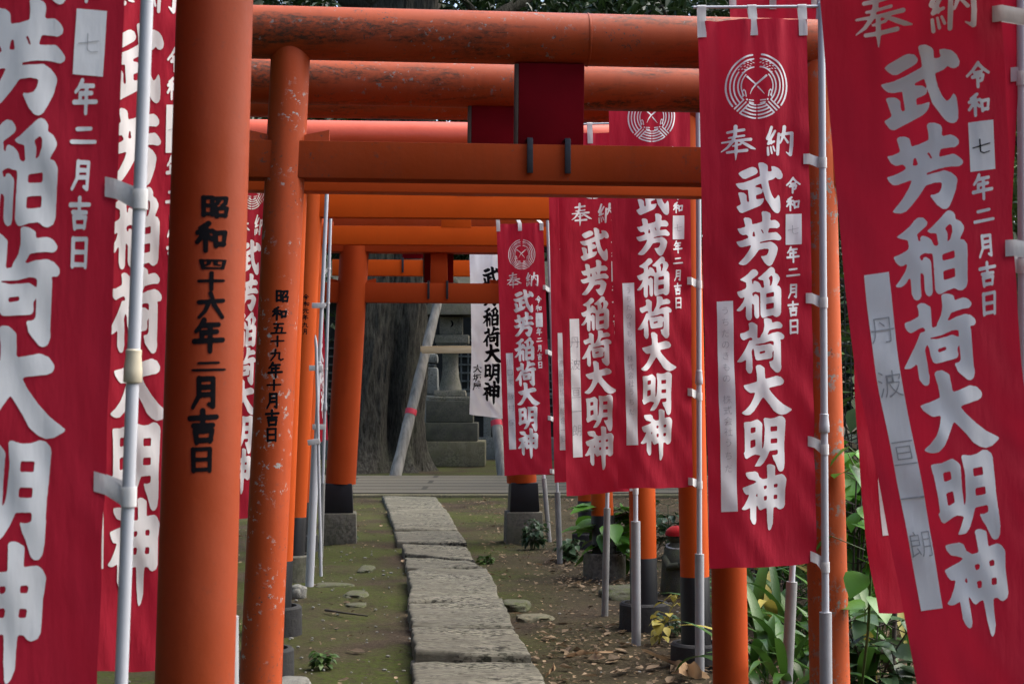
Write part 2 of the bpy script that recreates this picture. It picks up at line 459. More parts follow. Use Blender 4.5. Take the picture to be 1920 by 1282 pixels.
def stroke_field(strokes, box, n, bold=1.0):
    """strokes: lists of (x, y, half width)"""
    x0, y0, x1, y1 = box; asp = (y1 - y0) / (x1 - x0)
    W, H = n + 1, int(n * asp) + 1
    X, Y = np.meshgrid(np.linspace(x0, x1, W), np.linspace(y0, y1, H)); f = np.full(X.shape, -1e9)
    for st in strokes:
        for a, b in zip(st[:-1], st[1:]):
            dx, dy = b[0] - a[0], b[1] - a[1]; L2 = dx * dx + dy * dy + 1e-9
            t = np.clip(((X - a[0]) * dx + (Y - a[1]) * dy) / L2, 0, 1)
            d = np.hypot(X - a[0] - t * dx, Y - a[1] - t * dy)
            f = np.maximum(f, (a[2] + t * (b[2] - a[2])) * bold - d)
    f[0, :] = np.minimum(f[0, :], -0.01); f[-1, :] = np.minimum(f[-1, :], -0.01)
    f[:, 0] = np.minimum(f[:, 0], -0.01); f[:, -1] = np.minimum(f[:, -1], -0.01)
    return f

# outlines traced in 1/8-pixel units of one banner; (row offset, loops)
BIG = {
 'bu': (290, [[(262,292),(300,262),(440,203),(480,198),(530,215),(556,262),(548,292),(520,312),(372,375),(330,370),(290,330)],
   [(217,440),(330,432),(450,396),(590,340),(583,270),(560,150),(575,133),(630,135),(690,170),(703,200),(703,275),(765,270),(752,195),(800,197),(860,220),(905,265),(933,330),(925,372),(890,392),(850,385),(823,355),(805,378),(770,395),(705,412),(712,450),(730,540),(765,630),(800,680),(812,685),(835,665),(868,615),(890,660),(903,790),(897,860),(880,890),(850,902),(810,885),(770,845),(705,745),(668,690),(620,520),(603,448),(560,465),(515,482),(512,490),(530,503),(580,508),(615,540),(624,575),(610,600),(525,625),(530,685),(590,680),(645,670),(636,720),(615,755),(580,785),(320,885),(285,870),(260,835),(233,785),(300,755),(300,730),(258,575),(300,572),(350,585),(385,620),(390,720),(425,718),(405,535),(335,540),(285,525),(250,490)]]),
 'ho': (390, [[(243,308),(290,312),(360,292),(362,270),(338,165),(360,150),(410,153),(450,175),(462,200),(463,258),(540,245),(620,220),(622,180),(610,80),(625,62),(680,68),(735,95),(747,125),(740,205),(820,198),(865,225),(893,265),(890,300),(855,322),(770,318),(725,318),(705,390),(770,385),(840,380),(885,415),(922,460),(915,490),(885,505),(800,495),(700,500),(580,525),(582,542),(640,535),(755,520),(810,550),(855,595),(865,625),(845,720),(810,800),(775,865),(745,885),(710,880),(660,835),(625,780),(595,728),(640,735),(690,722),(715,680),(722,628),(650,625),(570,640),(510,720),(440,800),(385,850),(340,862),(300,855),(258,838),(300,795),(360,730),(420,640),(455,565),(380,582),(330,592),(285,590),(250,550),(230,502),(290,500),(370,475),(412,452),(385,410),(320,412),(280,385)],
   [(485,365),(500,365),(517,438),(470,440),(475,390)],[(595,335),(618,330),(648,398),(632,400),(615,365)]]),
 'ina': (480, [[(275,355),(340,320),(410,270),(450,225),(485,202),(530,210),(565,255),(560,285),(530,310),(460,360),(470,385),(475,430),(492,425),(490,390),(510,375),(560,395),(595,430),(610,480),(640,490),(655,480),(640,370),(590,368),(553,342),(600,310),(680,240),(740,185),(765,175),(800,190),(825,225),(822,265),(870,290),(903,345),(895,380),(850,460),(890,465),(918,510),(920,560),(912,860),(900,905),(860,932),(825,928),(785,900),(710,915),(650,938),(620,935),(600,900),(597,830),(600,700),(598,590),(590,550),(560,550),(520,540),(480,555),(470,570),(485,610),(502,605),(500,582),(530,575),(565,605),(577,630),(577,900),(565,935),(540,947),(515,930),(500,890),(498,735),(470,712),(465,800),(465,930),(450,960),(420,970),(395,950),(378,900),(380,770),(370,745),(340,790),(310,815),(280,825),(232,812),(290,750),(340,680),(362,610),(320,630),(290,625),(260,590),(238,535),(300,520),(370,490),(385,460),(380,400),(330,380)],
   [(722,335),(770,300),(785,325),(785,380),(765,445),(735,475),(742,430),(740,380),(728,360)],[(685,575),(803,552),(803,622),(685,635)],[(685,730),(800,712),(800,798),(685,815)]]),
 'ri': (580, [[(292,355),(350,345),(430,312),(430,270),(415,210),(455,192),(490,200),(545,240),(547,440),(600,425),(593,410),(640,330),(655,250),(648,150),(670,137),(720,142),(770,165),(775,212),(860,195),(905,210),(940,250),(938,280),(915,300),(850,300),(735,322),(690,400),(780,365),(870,350),(920,365),(965,405),(972,440),(955,465),(905,465),(917,500),(917,840),(920,900),(905,945),(875,965),(840,960),(790,910),(750,865),(748,845),(730,790),(780,785),(800,760),(800,490),(740,485),(640,515),(520,525),(515,540),(600,545),(740,525),(790,550),(803,590),(778,660),(782,720),(765,745),(690,755),(550,770),(525,755),(510,700),(500,610),(485,575),(470,610),(460,640),(470,700),(475,890),(465,945),(440,962),(410,950),(380,900),(380,740),(350,765),(310,785),(242,780),(300,700),(370,590),(420,490),(430,465),(485,460),(465,420),(430,425),(345,460),(315,440),(295,400)],
   [(580,640),(675,622),(665,658),(585,672)]]),
 'dai': (670, [[(338,408),(430,392),(545,362),(540,250),(520,140),(540,115),(600,115),(665,165),(668,330),(760,310),(850,288),(920,310),(968,365),(960,410),(920,432),(720,465),(760,530),(860,640),(960,725),(1098,808),(1060,835),(1000,870),(930,880),(870,860),(800,810),(740,720),(640,595),(570,700),(500,800),(440,850),(390,858),(340,845),(297,820),(370,770),(440,700),(490,610),(522,522),(440,528),(400,500),(360,460)]]),
 'myo': (760, [[(338,242),(380,232),(440,235),(550,203),(590,230),(625,265),(630,290),(622,480),(625,650),(632,655),(650,600),(660,500),(668,350),(650,200),(670,187),(760,205),(830,195),(890,170),(940,178),(980,215),(990,250),(975,600),(980,880),(965,970),(940,1005),(905,1010),(875,985),(830,870),(800,820),(775,752),(830,755),(870,740),(870,678),(740,685),(700,780),(650,865),(600,908),(510,912),(560,830),(605,750),(530,728),(470,745),(385,788),(360,770),(338,690),(358,680),(360,550),(352,350)],
   [(447,325),(522,318),(522,395),(447,410)],[(447,515),(522,502),(525,608),(445,635)],[(757,325),(863,322),(860,398),(757,400)],[(760,508),(863,505),(863,575),(757,580)]]),
 'jin': (850, [[(368,270),(420,262),(520,258),(565,285),(580,345),(640,385),(710,375),(705,270),(700,180),(720,165),(770,168),(825,195),(828,340),(930,322),(970,345),(1003,400),(1000,440),(985,560),(985,790),(965,835),(915,858),(880,845),(855,815),(808,815),(800,950),(800,1060),(775,1135),(742,1168),(728,1140),(710,1000),(700,815),(660,825),(610,850),(580,830),(550,765),(537,780),(538,1000),(525,1045),(500,1055),(470,1030),(440,960),(440,795),(380,820),(340,822),(300,808),(350,755),(400,670),(430,600),(380,598),(350,560),(325,495),(400,470),(500,440),(545,410),(470,382),(420,370),(380,320)],
   [(650,482),(705,478),(700,525),(655,540)],[(812,468),(872,465),(870,520),(812,522)],[(652,640),(705,632),(700,700),(655,708)],[(810,632),(872,630),(868,692),(808,698)],[(525,622),(553,580),(557,655)]]),
}
# dedication characters and crest, as strokes in 1/5.825-pixel units from (1340, 90)
def S(*a): return [(a[i], a[i + 1], a[i + 2]) for i in range(0, len(a), 3)]
HONO = [
 S(138,925,14,308,905,16), S(152,985,10,310,968,12), S(82,1030,9,382,1010,17),
 S(220,868,22,215,950,19,188,1028,16,135,1090,13,74,1130,5), S(262,1025,10,340,1070,17,392,1100,17,436,1116,5),
 S(192,1076,9,272,1060,11), S(137,1141,14,340,1128,17), S(228,1030,15,225,1140,17,222,1228,4)]
NOU = [
 S(610,882,16,588,950,17,562,1005,17), S(562,1008,15,606,1032,12), S(650,922,13,604,1000,15,572,1062,15), S(574,1062,14,640,1036,12), S(604,1010,9,608,1060,10),
 S(566,1105,12,572,1182,14), S(600,1095,9,612,1165,11), S(628,1090,9,646,1140,10),
 S(692,955,16,685,1060,18,678,1178,16), S(694,968,14,770,950,15,832,942,17), S(840,945,18,840,1080,19,830,1176,19), S(828,1180,15,776,1146,4),
 S(755,880,22,748,960,20,712,1052,8), S(752,980,10,800,1042,14)]
def crest_strokes():
    st = []; cx, cy, rx, ry = 447.0, 433.0, 332.0, 355.0
    def pt(r, a, w): return (cx + rx * r * math.cos(R(a)), cy - ry * r * math.sin(R(a)), w)
    for mir in (0, 1):
        loc = []
        def arc(r, a0, a1, w):
            k = 16; loc.append([pt(r, a0 + (a1 - a0) * i / k, w) for i in range(k + 1)])
        arc(.975, 97.5, 217, 9.5); arc(.85, 96, 219, 8.5); arc(.73, 142, 221, 8); arc(.60, 98, 222, 8); arc(.50, 135, 214, 6.5)
        for rr, aa in ((.79,102),(.73,97),(.71,104),(.78,111),(.71,113),(.65,108),(.79,120),(.72,122),(.65,118),(.78,129),(.70,131),(.64,127),(.62,136),(.77,137)):
            a, b = pt(rr, aa - 1.6, 4.0), pt(rr + .015, aa + 1.6, 5.0); loc.append([a, b])
        for (ax, ay), (bx, by) in (((305,580),(212,670)),((330,605),(240,695)),((355,630),(267,720))):
            loc.append([(ax, ay, 7.5), (bx, by, 9)])
        loc.append([(365,582,6),(416,585,6)]); loc.append([(366,604,6),(416,615,6)]); loc.append([(340,577,10),(341,578,10)])
        loc.append([(298,545,6),(293,490,6),(308,468,6),(322,485,6),(332,542,6)])
        for r, s in ((.975,239),(.87,239),(.76,241),(.66,243)): arc(r, s, 268.2, 8.5)
        arc(.57, 246, 268.2, 7)
        if mir: loc = [[(2 * 452 - x, y, w) for x, y, w in q] for q in loc]
        st += loc
    st += [[(345,328,11),(436,402,8)], [(462,436,8),(500,482,6),(530,520,2)], [(548,322,12),(440,412,9),(400,462,6),(372,522,2)]]
    return st
# small brush characters in a 0-100 box: strokes
def q(s): return [[tuple(map(float, p.split(','))) for p in t.split()] for t in s.split(';')]
SMALL = {
 'sho': q('14,12 14,88;14,14 42,12 42,86;14,47 40,45;14,82 42,80;50,17 90,12 86,36 74,44;66,16 60,34 48,50;54,58 57,92;54,58 92,54 86,90;57,86 88,84'),
 'wa': q('40,6 14,22;6,36 52,30;31,16 31,96;28,38 4,68;34,44 50,58;60,36 64,80;60,38 94,33 88,76;64,74 90,72'),
 'rei': q('50,3 28,30 3,50;50,6 72,28 97,45;36,42 64,39;26,57 72,53 66,72 58,76;48,57 48,98'),
 'nen': q('34,3 22,24 8,38;26,20 82,16;28,42 76,38;28,42 28,66;3,69 97,63;54,18 54,99'),
 'ni': q('22,30 76,25;4,76 96,70'),
 'gatsu': q('30,7 30,60 10,95;30,9 76,7 76,92 62,85;32,34 74,32;32,57 74,55'),
 'kichi': q('8,25 92,20;48,2 48,46;20,47 80,45;25,62 30,97;25,64 78,60 72,94;30,91 74,89'),
 'nichi': q('22,7 24,95;22,9 78,5 78,95;24,49 76,47;24,89 76,87'),
 'shi': q('8,18 16,86;10,21 92,16 84,84;16,82 84,79;36,22 34,48 24,60;58,20 58,52 72,56'),
 'ju': q('4,50 96,45;50,3 50,97'),
 'roku': q('47,3 54,22;5,38 95,30;38,46 28,70 6,95;60,46 92,93'),
 'go': q('20,10 80,7;48,10 32,88;24,45 74,42 68,86;3,91 97,87'),
 'ku': q('40,3 36,50 6,93;8,35 70,28 66,78 80,90 97,80'),
 'gen': q('24,15 76,12;5,41 95,38;38,42 32,70 6,95;62,42 62,80 72,92 95,84'),
 'shichi': q('5,54 93,36;42,6 44,80 60,91 90,84'),
}
def small_field(ch, n, w0, box=(-8, -8, 108, 108)):
    sts = []
    for st in SMALL[ch]:
        k = len(st); o = []
        for i, p in enumerate(st):
            w = w0 * (1.08 if i == 0 else (0.8 if i == k - 1 and k > 2 else 0.95))
            o.append((p[0], p[1], w))
        sts.append(o)
    return stroke_field(sts, box, n), box
_cache = {}
def small_mesh(ch, n, w0):
    key = (ch, n, w0)
    if key not in _cache:
        f, box = small_field(ch, n, w0); _cache[key] = march(f, box[0] / 100, box[1] / 100, box[2] / 100, box[3] / 100)
    return _cache[key]
# thin handwriting from the built-in font, as triangles in a 0-1 box
_fc = None
def font_mesh(ch, off=-0.017):
    global _fc
    key = ('font', ch, off)
    if key in _cache: return _cache[key]
    cu = bpy.data.curves.new('writing', 'FONT'); cu.body = ch; cu.offset = off; cu.resolution_u = 3
    o = bpy.data.objects.new('writing', cu); COL.objects.link(o)
    dg = bpy.context.evaluated_depsgraph_get(); dg.update()
    me = bpy.data.meshes.new_from_object(o.evaluated_get(dg))
    vs = [(v.co.x, 1 - (v.co.y + 0.12)) for v in me.vertices]; fs = [tuple(p.vertices) for p in me.polygons]
    bpy.data.objects.remove(o); bpy.data.curves.remove(cu); bpy.data.meshes.remove(me)
    _cache[key] = (vs, fs); return _cache[key]

# banner design space = pixels of the traced banner -> (u, v)
def duv(x, y):
    v = (y - 38) / 1023.0
    return ((x - (1310 + (y - 38) * 0.0204)) / 202.0, v)
BIGMESH = {}
for k, (y0, loops) in BIG.items():
    xs = [p[0] for lp in loops for p in lp]; ys = [p[1] for lp in loops for p in lp]
    box = (min(xs) - 25, min(ys) - 25, max(xs) + 25, max(ys) + 25)
    vs, fs = march(poly_field(loops, box, 58), *box)
    BIGMESH[k] = ([duv(1350 + x / 8.0125, y0 + y / 8.0125) for x, y in vs], fs)
def st_mesh(strokes, n):
    xs = [p[0] for s in strokes for p in s]; ys = [p[1] for s in strokes for p in s]
    box = (min(xs) - 26, min(ys) - 26, max(xs) + 26, max(ys) + 26)
    vs, fs = march(stroke_field(strokes, box, n), *box)
    return ([duv(1340 + x / 5.825, 90 + y / 5.825) for x, y in vs], fs)
HONO_M, NOU_M, CREST_M = st_mesh(HONO, 48), st_mesh(NOU, 46), st_mesh(crest_strokes(), 130)
DATE = [('rei', 1473.5, 335.5, 26.5, 29), ('wa', 1474, 371, 25.5, 27), ('nen', 1475, 465.5, 23.5, 29), ('ni', 1475, 501, 24.5, 25), ('gatsu', 1477, 535, 22, 27.5), ('kichi', 1476.5, 568, 22.5, 28), ('nichi', 1477, 602, 24, 27.5)]
def quad_grid(x0, y0, x1, y1, nx, ny, skew=0):
    vs = []; fs = []
    for j in range(ny + 1):
        for i in range(nx + 1):
            vs.append((x0 + (x1 - x0) * i / nx, y0 + (y1 - y0) * j / ny))
    for j in range(ny):
        for i in range(nx):
            a = j * (nx + 1) + i; fs.append((a, a + 1, a + nx + 2, a + nx + 1))
    return vs, fs

# ------------------------------------------------------------------ the setting: ground, pavement
def build_ground():
    xs = np.unique(np.round(np.concatenate([np.linspace(-300, -6, 14), np.linspace(-6, 6, 150), np.linspace(6, 300, 14)]), 4))
    ys = np.unique(np.round(np.concatenate([np.linspace(-60, 3, 8), np.linspace(3, 26, 250), np.linspace(26, 45, 24), np.linspace(45, 500, 12)]), 4))
    p = Part(); W = len(xs); vs = []
    for y in ys:
        for x in xs:
            h = 0
            if abs(x) < 9 and 2 < y < 20.6:
                h = 0.022 * mnoise.noise((x * 0.8, y * 0.8, 3.1)) + 0.012 * mnoise.noise((x * 3.1, y * 3.1, 7.7)) + 0.006 * mnoise.noise((x * 9, y * 9, 1.7))
                h *= min(1, (20.6 - y) / 0.4)
            vs.append((x, y, h))
    fs = [(j * W + i, j * W + i + 1, (j + 1) * W + i + 1, (j + 1) * W + i) for j in range(len(ys) - 1) for i in range(W - 1)]
    me = bpy.data.meshes.new('ground'); me.from_pydata(vs, [], fs); me.materials.append(M['ground'])
    me.polygons.foreach_set('use_smooth', [True] * len(me.polygons))
    o = bpy.data.objects.new('ground', me); COL.objects.link(o); tag(o, kind='structure')
build_ground()
p = Part()
p.box((0, 23.55, 0.01), ((1, 0, 0), (0, 1, 0), (0, 0, 1)), (30, 2.35, 0.045), 0.01)
o = p.build('pavement', M['pavement']); tag(o, kind='structure')
p = Part()
p.box((0, 21.02, 0.005), ((1, 0, 0), (0, 1, 0), (0, 0, 1)), (30, 0.10, 0.038), 0.012)
o = p.build('pavement_edge', M['kerb']); tag(o, kind='structure')

# ------------------------------------------------------------------ torii gates
Z3 = Vector((0, 0, 1))
def torii(name, label, L, Rr, rad, kas, nuki, mats, base, board=None, strut=None, wedges=True, text=None, kext=0.42, next_=0.0, left_base=True):
    """L, Rr: (top px, bottom px, depth) of the two pillars. kas: (axis z, radius). nuki: (z0, z1, depth)"""
    pil_m, kas_m, nuki_m = mats[:3]; pil_r = mats[3] if len(mats) > 3 else None
    (l1, l2, yl), (r1, r2, yr) = L, Rr
    def line(a, b, Y):
        A, B = P(a[0], a[1], Y), P(b[0], b[1], Y)
        d = (B - A) / (B.z - A.z)
        return lambda z: A + d * (z - A.z)
    fl, fr = line(l1, l2, yl), line(r1, r2, yr)
    e = (fr(1.5) - fl(1.5)); e.z = 0; e.normalize(); n = Vector((-e.y, e.x, 0))   # n points away from the viewer
    c0 = (fl(0) + fr(0)) / 2
    root = thing(name, label, 'torii gate', (c0.x, c0.y, 0), 'vermilion torii gates over the path')
    zt = kas[0] - kas[1] * 0.35
    for f in (fl, fr):
        q = Part()
        zs = [base['plinth'][1][1] - 0.004 if base.get('plinth') else 0, 0.6, 1.0, 1.5, 2.0, zt - 0.02, zt]
        zs = [z for z in zs if z < zt - 0.1] + [zt - 0.02, zt]
        q.tube([f(z) for z in zs], [rad * (1.03 - 0.05 * z / zt) for z in zs], 40)
        po = q.build('pillar', pil_r if (f is fr and pil_r) else pil_m, root)
        if base.get('wrap'):
            b = Part(); b.tube([f(0.0), f(base['wrap'] - 0.004), f(base['wrap'])], [rad * 1.06, rad * 1.045, rad * 1.02], 40)
            b.build('base_wrap', M['black_sleeve'], po)
        if base.get('collar'):
            cr, ch, cm = base['collar']; b = Part(); c = f(0.0); c.z = 0
            b.lathe((c.x, c.y, -0.05), [(cr * 1.02, 0), (cr, 0.05 + ch - 0.012), (cr - 0.01, 0.05 + ch), (cr - 0.03, 0.05 + ch), (cr - 0.035, 0.05 + ch - 0.02), (rad, 0.05 + ch - 0.02)], 40)
            b.build('collar', cm, po)
        if base.get('plinth'):
            (w1, h1), (w2, h2) = base['plinth']; c = f(0.2); b = Part()
            ax = (e, n, Z3)
            b.box((c.x, c.y, (h1 - 0.08) / 2), ax, (w1, w1, (h1 + 0.08) / 2), 0.018, taper=(0.96, 0.96))
            b.build('plinth_block', M['collar_stone'] if base.get('light') else M['plinth_dark'], po)
            b = Part(); b.box((c.x, c.y, (h1 + h2) / 2), ax, (w2, w2, (h2 - h1) / 2), 0.012, taper=(0.9, 0.9))
            b.build('base_block', M['black_sleeve'], po)
    # top beam
    A, B = fl(kas[0]) - e * kext, fr(kas[0]) + e * kext
    if kas[2] == 'round':
        q = Part(); k = 12
        pts = [A + (B - A) * (i / k) for i in range(k + 1)]
        q.tube(pts, kas[1], 48)
        seam = A + (B - A) * 0.54
        q.tube([seam - e * 0.004, seam - e * 0.003, seam + e * 0.003, seam + e * 0.004], [kas[1], kas[1] + 0.0022, kas[1] + 0.0022, kas[1]], 48)
        q.build('top_beam', kas_m, root)
    else:
        q = Part(); h = kas[1]
        mid = (A + B) / 2; hl = (B - A).length / 2
        q.box(mid - Z3 * h * 0.5, (e, n, Z3), (hl - 0.1, 0.10, h * 0.5), 0.006)
        q.build('under_beam', pil_m, root)
        q = Part(); q.box(mid + Z3 * h * 0.52, (e, n, Z3), (hl, 0.14, h * 0.5), 0.006)
        q.build('top_beam', kas_m, root)
    # tie beam, wedges
    z0, z1, th = nuki; zm = (z0 + z1) / 2
    ex = next_ if next_ else 0.22
    A, B = fl(zm) - e * ex, fr(zm) + e * ex; mid = (A + B) / 2
    q = Part(); q.box(mid, (e, n, Z3), ((B - A).length / 2, th / 2, (z1 - z0) / 2), 0.005)
    tie = q.build('tie_beam', nuki_m, root)
    if wedges:
        for f in (fl, fr):
            for s in (-1, 1):
                c = f(z1) + e * s * (rad + 0.035); q = Part()
                hh = 0.022
                vs = []
                for dx, hgt in ((-0.05, 1.0 if s > 0 else 2.0), (0.05, 2.0 if s > 0 else 1.0)):
                    for dy in (-0.03, 0.03):
                        vs += [c + e * dx + n * dy + Z3 * 0.001, c + e * dx + n * dy + Z3 * (hh * hgt)]
                q.add(vs, [(0, 1, 3, 2), (4, 6, 7, 5), (0, 4, 5, 1), (2, 3, 7, 6), (1, 5, 7, 3), (0, 2, 6, 4)])
                q.build('wedge', pil_m, root)
    if strut:                                     # short post between the beams: centre px, half width, z range
        cx_, hw, zz0, zz1 = strut
        c = A + e * ((P(cx_, 500, (yl + yr) / 2) - A).dot(e)); q = Part()
        q.box(Vector((c.x, c.y, (zz0 + zz1) / 2)), (e, n, Z3), (hw, 0.055, (zz1 - zz0) / 2), 0.004, taper=(0.94, 1))
        q.build('centre_strut', nuki_m, root)
    if board:                                     # the name board (seen from behind) with its iron straps
        cx_, hw, zz0, zz1, side, xs = board
        def at(px): return A + e * ((P(px, 500, (yl + yr) / 2) - A).dot(e))
        c = at(cx_); off = n * (side * (th / 2 + 0.03)) if side else Vector((0, 0, 0)); q = Part()
        tl = (Z3 - n * 0.10).normalized(); nn = tl.cross(e).normalized()
        cc = Vector((c.x, c.y, (zz0 + zz1) / 2)) + off
        q.box(cc, (e, nn, tl), (hw, 0.014, (zz1 - zz0) / 2), 0.003)
        bo = q.build('name_board', M['board_red'], root)
        q = Part()
        q.box(cc - e * (hw + 0.0075) + nn * 0.004, (e, nn, tl), (0.007, 0.018, (zz1 - zz0) / 2 - 0.004), 0.003)
        q.build('board_side', M['board_side'], bo)
        for x in xs:
            c = at(x); q = Part()
            q.box(Vector((c.x, c.y, z1 - (z1 - z0) * 0.42 + 0.012)) - n * (th / 2 + 0.005), (e, n, Z3), (0.011, 0.0045, (z1 - z0) * 0.46), 0.002)
            q.box(Vector((c.x, c.y, z1 + 0.02)) - n * (th / 2 - 0.03), (e, n, Z3), (0.011, 0.03, 0.004), 0.002)
            q.build('iron_strap', M['iron'], bo)
    if text:
        chars, tm, emb, w0 = text
        q = Part()
        for ch, cx_, y0, y1, wd in chars:
            vs, fs = small_mesh(ch, 44, w0)
            out = []
            for x, y in vs:
                py = y0 + (y1 - y0) * y
                # pillar axis point at this row
                za, zb = 0.2, 2.8
                for _ in range(18):
                    zc = (za + zb) / 2; w = fl(zc); d = w - Vector((0, 0, CAM_H))
                    yy = CY - F_PX * (d.z * math.cos(PITCH) - d.y * math.sin(PITCH)) / (d.y * math.cos(PITCH) + d.z * math.sin(PITCH))
                    if yy > py: za = zc
                    else: zb = zc
                c = fl(zc); rr = rad * (1.03 - 0.05 * zc / zt) + emb
                px0 = CX + F_PX * c.x / c.y
                s = ((cx_ + wd * (x - 0.5)) - px0) * c.y / F_PX
                th_ = max(-1.35, min(1.35, s / rr))
                tow = Vector((-c.x, -c.y, 0)).normalized(); rt = Vector((-tow.y, tow.x, 0))
                if rt.x < 0: rt = -rt
                out.append(c + (rt * math.sin(th_) + tow * math.cos(th_)) * rr)
            q.add(out, [tuple(reversed(f)) for f in fs])
        lp = [c for c in root.children if c.name.startswith('pillar')][0]
        q.build('painted_date', tm, lp)
    return root

T1TXT = [('sho', 400, 374, 418, 56), ('wa', 395, 424, 479, 58), ('shi', 398, 490, 513, 52), ('ju', 395, 516, 549, 48), ('roku', 395, 553, 601, 50), ('nen', 391, 602, 661, 56), ('ni', 392, 674, 702, 60), ('gatsu', 385, 706, 766, 56), ('kichi', 382, 768, 829, 58), ('nichi', 379, 836, 882, 54)]
torii('torii', 'nearest torii with one thick deep orange pillar dated in large black characters', ((403, 0), (365, 1282), 2.94), ((2250, 0), (2285, 1282), 3.14), 0.0755,
      (2.78, 0.09, 'round'), (2.32, 2.44, 0.09), (M['or_deep'], M['beam_worn'], M['or_deep']), {'wrap': 0.3, 'collar': (0.15, 0.08, M['collar'])}, text=(T1TXT, M['ink'], 0.0008, 8.2))
T2TXT = [('sho', 528, 545, 570, 27), ('wa', 524, 577, 602, 28), ('go', 522, 607, 628, 28), ('ju', 520, 631, 651, 25), ('ku', 519, 656, 678, 25), ('nen', 516, 680, 708, 27), ('ju', 514, 712, 732, 26), ('gatsu', 512, 736, 766, 27), ('kichi', 511, 768, 798, 28), ('nichi', 510, 801, 827, 27)]
torii('torii', 'second torii from the front, chipped left pillar dated in black, brown tie beam', ((545, 100), (488, 1282), 5.5), ((1527, 100), (1556, 1282), 5.7), 0.0735,
      (2.752, 0.098, 'round'), (2.205, 2.343, 0.11), (M['or_flaky'], M['beam_worn'], M['tie_brown'], M['or_peel']), {'wrap': 0.16, 'collar': (0.14, 0.08, M['collar'])},
      board=(1033, 0.124, 2.325, 2.655, 0, (990, 1061)), text=(T2TXT, M['ink'], 0.0006, 8.0), kext=0.42)
torii('torii', 'third torii, its plain orange right pillar rising behind the front crested banner', ((540, 100), (494, 1282), 6.22), ((1352, 100), (1370, 1282), 6.42), 0.0735,
      (2.724, 0.095, 'round'), (2.258, 2.372, 0.10), (M['or_red'], M['beam_worn'], M['or_fresh']), {}, board=(927, 0.10, 2.39, 2.64, 0, ()), wedges=False)
torii('torii', 'fourth torii, black footed right pillar with low collar, nearest of the black footed ones', ((546, 100), (500, 1282), 7.65), ((1281, 100), (1307, 1282), 7.82), 0.0735,
      (2.935, 0.093, 'round'), (2.52, 2.62, 0.10), (M['or_fresh'], M['beam_worn'], M['tie_or']), {'wrap': 0.471, 'collar': (0.135, 0.13, M['collar'])})
torii('torii', 'fifth torii with a glossy salmon red top beam, black foot and wide black collar', ((562, 100), (514, 1282), 8.9), ((1190, 100), (1210, 1282), 9.05), 0.0785,
      (2.962, 0.098, 'round'), (2.66, 2.755, 0.10), (M['or_fresh'], M['beam_gloss'], M['tie_or']), {'wrap': 0.437, 'collar': (0.15, 0.17, M['collar'])})
T5TXT = [('rei', 573, 553, 564, 11), ('wa', 574, 566, 576, 11), ('gen', 573, 578, 589, 11), ('nen', 572, 591, 601, 11), ('ku', 572, 605, 615, 11), ('gatsu', 572, 617, 628, 10)]
torii('torii', 'sixth torii in fresh bright orange, small six character date on its left pillar', ((589, 300), (546, 1100), 11.5), ((1108, 300), (1134, 1100), 11.65), 0.084,
      (3.27, 0.085, 'round'), (2.788, 2.973, 0.11), (M['or_fresh'], M['beam_worn'], M['tie_or']), {'wrap': 0.488, 'collar': (0.165, 0.20, M['collar_stone'])}, strut=(890, 0.14, 2.96, 3.2), text=(T5TXT, M['ink'], 0.0006, 7.0))
torii('torii', 'seventh torii, slender orange pillars just in front of the one on stone plinths', ((594, 300), (560, 1100), 13.75), ((1085, 300), (1107, 1100), 13.9), 0.092,
      (3.30, 0.09, 'round'), (2.809, 2.981, 0.11), (M['or_fresh'], M['beam_worn'], M['tie_or']), {'wrap': 0.447, 'collar': (0.16, 0.15, M['collar'])}, strut=(855, 0.14, 2.97, 3.2))
T6TXT = [('sho', 655, 636, 652, 14), ('wa', 653, 656, 672, 14), ('shichi', 652, 674, 686, 12), ('nen', 650, 688, 704, 13), ('ni', 649, 708, 720, 12), ('gatsu', 647, 722, 738, 12)]
torii('torii', 'thick stout torii standing on black stepped plinths at the far end of the path', ((664, 480), (639, 900), 14.4), ((960, 480), (978, 900), 14.55), 0.142,
      (2.965, 0.165, 'square'), (2.315, 2.505, 0.13), (M['or_red'], M['tie_brown'], M['or_red']), {'plinth': ((0.18, 0.30), (0.145, 0.58)), 'light': True}, strut=(823, 0.085, 2.50, 2.80),
      board=(824, 0.14, 2.52, 2.83, 1, (803, 838)), text=(T6TXT, M['or_red'], 0.003, 7.0), kext=0.38, next_=0.30)
torii('torii', 'rearmost torii, mostly hidden, only its upper tie beam with iron straps showing', ((662, 480), (642, 900), 16.3), ((966, 480), (982, 900), 16.45), 0.11,
      (3.15, 0.09, 'round'), (2.73, 2.904, 0.11), (M['or_red'], M['beam_worn'], M['tie_or']), {'wrap': 0.4}, board=(775, 0.12, 2.93, 3.08, 1, (755, 795)), wedges=False)

